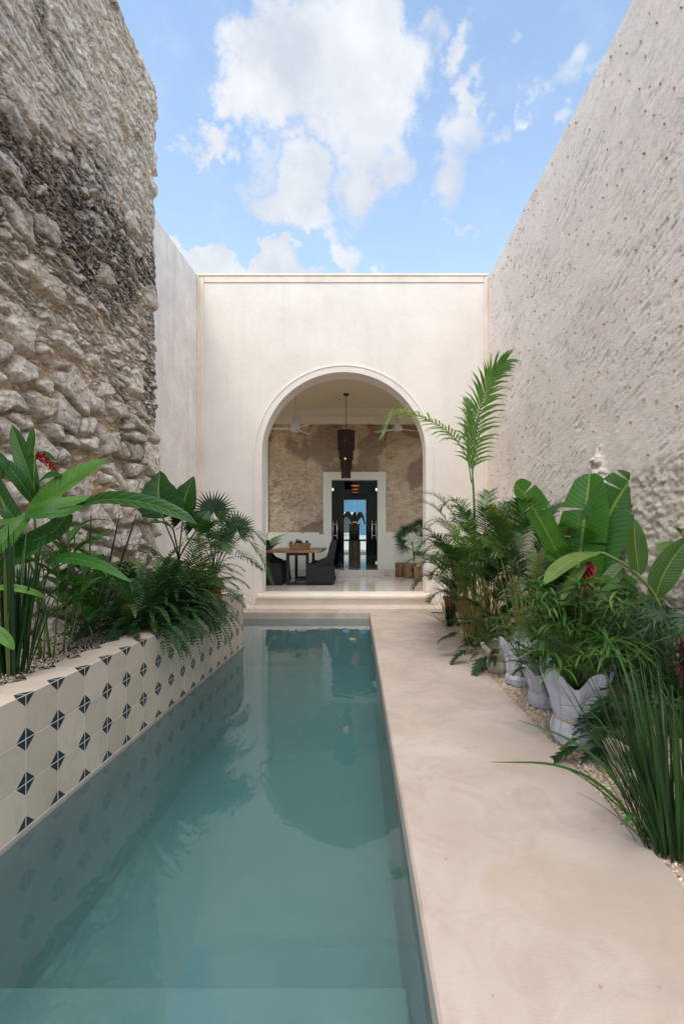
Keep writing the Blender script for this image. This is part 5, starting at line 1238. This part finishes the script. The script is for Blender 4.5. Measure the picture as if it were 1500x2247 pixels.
    E = [([P(1425, 1850, 2.1), P(1330, 1735, 2.08), P(1220, 1680, 2.05), P(1068, 1672, 2.0)], .016), ([P(1420, 1830, 2.12), P(1330, 1690, 2.15), P(1240, 1620, 2.2), P(1130, 1578, 2.25)], .017), ([P(1430, 1840, 2.1), P(1390, 1790, 2.0), P(1375, 1800, 1.95), P(1357, 1812, 1.93)], .018),
         ([P(1440, 1850, 2.1), P(1350, 1640, 2.3), P(1290, 1560, 2.5), P(1215, 1545, 2.6)], .008), ([P(1450, 1860, 2.1), P(1400, 1600, 2.2), P(1360, 1450, 2.3), P(1300, 1360, 2.4)], .016)]
    strapclump(r, b0+Vector((.03, .03, 0)), 130, 1.0, .0155, 161, .27, .12, E, droop=.55, hmin=.4, bias=(-.10, .05))
    # background fill along the wall
    fills = [(2.3, 7.6, 'xan', 'dark leafy bush in the far right corner of the bed'), (2.35, 6.1, 'palm', 'dark feathery bush between wall and tall areca'), (2.30, 5.3, 'xan', 'dark lobed bush under the banana left leaf'), (2.4, 4.1, 'lady', 'fine leaved dark palm under the banana'), (2.1, 3.95, 'lady', 'dense dark lady palm behind the largest wrapped plant'),
             (2.30, 3.15, 'lady', 'dense dark lady palm at the right photo edge'), (2.05, 2.75, 'xan', 'lobed leaf bush between strap leaves and wall'), (2.42, 2.5, 'lady', 'dark fine leaved palm nearest at the right edge'), (1.75, 5.25, 'xan', 'low dark lobed plant between the two near arecas')]
    for i, (x, y, kd, lab) in enumerate(fills):
        b0 = Vector((x, y, -.02)); nm = {'xan': 'lobed_leaf_plant', 'palm': 'feather_bush', 'lady': 'lady_palm'}[kd]; r = plant(nm, b0, lab, 'plant')
        if kd == 'xan': xanadu(r, b0, 46, .72, 200+i, .24)
        elif kd == 'palm': areca(r, b0, 20, .9, .8, 'palm', .6, .24, 200+i, cane='green_stem')
        else:
            random.seed(200+i); ms = MB(); ml = MB()
            for k in range(46):
                a = random.uniform(0, 6.28); s = random.uniform(.05, .42); h = random.uniform(.35, 1.0)*(1.0 if y > 2.9 else .9); c = b0+Vector((cos(a)*s, sin(a)*s, h)); c.x = min(c.x, 2.52)
                ms.tube([b0+Vector((cos(a)*.05, sin(a)*.05, 0)), b0.lerp(c, .6)+Vector((0, 0, .03)), c], .004, 4, .4)
                fan(ml, c, (cos(a)*.4-.3, sin(a)*.4-.4, .8), random.uniform(.13, .22), 11, .026, 250, None, (cos(a), sin(a), .3), .5)
            ms.build('canes', M['green_stem'], r, True); ml.build('fan_leaves', M['dark_leaf'], r, True)
    for i, (x, y, h, lab) in enumerate(((2.15, 3.0, .62, 'small cordyline with dull red leaves among green fans at the right edge'), (2.45, 2.9, .95, 'taller cordyline with red centre near the right wall'))):
        b0 = Vector((x, y, -.02)); r = plant('red_cordyline', b0, lab, 'plant'); ms = MB(); ms.tube([b0, b0+Vector((-.02, 0, h*.5)), b0+Vector((-.03, -.03, h))], .009, 6, .4); ms.build('stem', M['bark'], r, True)
        strapclump(r, b0+Vector((-.03, -.03, h)), 26, .26, .03, 300+i, .9, .01, m='red_leaf', droop=.9)
        random.seed(310+i); ml = MB()
        for k in range(18): a = random.uniform(0, 6.28); blade(ml, arc(b0+Vector((-.02, 0, h*random.uniform(.2, .8))), (cos(a), sin(a), .6), .22, 1., 7), .05, random.random())
        ml.build('leaves', M['ginger_olive'], r, True)
    r = plant('yellow_green_leaf_plant', Vector((1.92, 4.45, -.02)), 'few upright yellow green leaves low behind the wrapped pots', 'plant'); ml = MB(); random.seed(330)
    for k in range(9): a = random.uniform(0, 6.28); blade(ml, arc((1.92+.05*cos(a), 4.45+.1*sin(a), 0), (cos(a)*.25, sin(a)*.25, 1), random.uniform(.4, .62), .5, 9), .06, .95)
    ml.build('leaves', M['ginger_olive'], r, True)
    # fan palms in the gallery
    c = Vector((X_(908, 12.3), 12.3, FL)); r = plant('fan_palm', c, 'dark fan palm on a thin trunk behind the stump stools inside the arch', 'palm')
    b = MB(); b.lathe(c, [(.11, 0), (.13, .25), (.115, .25)], 24); b.build('pot', M['statue'], r, True)
    ms = MB(); ml = MB(); random.seed(171); ms.tube([c+Vector((0, 0, .2)), P(907, 1215, 12.3), P(904, 1190, 12.3)], .015, 6, .5)
    for (x, y, Y, rr) in ((885, 1195, 12.1, .33), (905, 1162, 12.3, .34), (920, 1150, 12.2, .32), (890, 1165, 12.4, .30), (930, 1180, 12.2, .3), (878, 1178, 12.3, .28)):
        q = P(x, y, Y); ms.tube([P(904, 1195, 12.3), q], .006, 5, .5); fan(ml, q, (random.uniform(-.4, .4), -1, .5), rr, 24, .03, 290, .35, (x-904, 0, 1180-y+10), .25)
    ms.build('trunk', M['bark'], r, True); ml.build('fan_leaves', M['fanleaf'], r, True)
    c = Vector((X_(572, 11.9), 11.9, FL)); r = plant('indoor_palm', c, 'soft green palm peeping out behind the left jamb above the chair', 'palm')
    b = MB(); b.lathe(c, [(.11, 0), (.14, .28), (.12, .28)], 24); b.build('pot', M['statue'], r, True)
    ml = MB(); random.seed(181)
    for k in range(20): a = random.uniform(-1.8, 1.8); frond(ml, arc(c+Vector((0, 0, .28)), (cos(a)*.45, sin(a)*.45, 1), random.uniform(.9, 1.25), 1.3, 12), 18, .18, .015, start=.4)
    ml.build('fronds', M['palm_light'], r, True)
right()
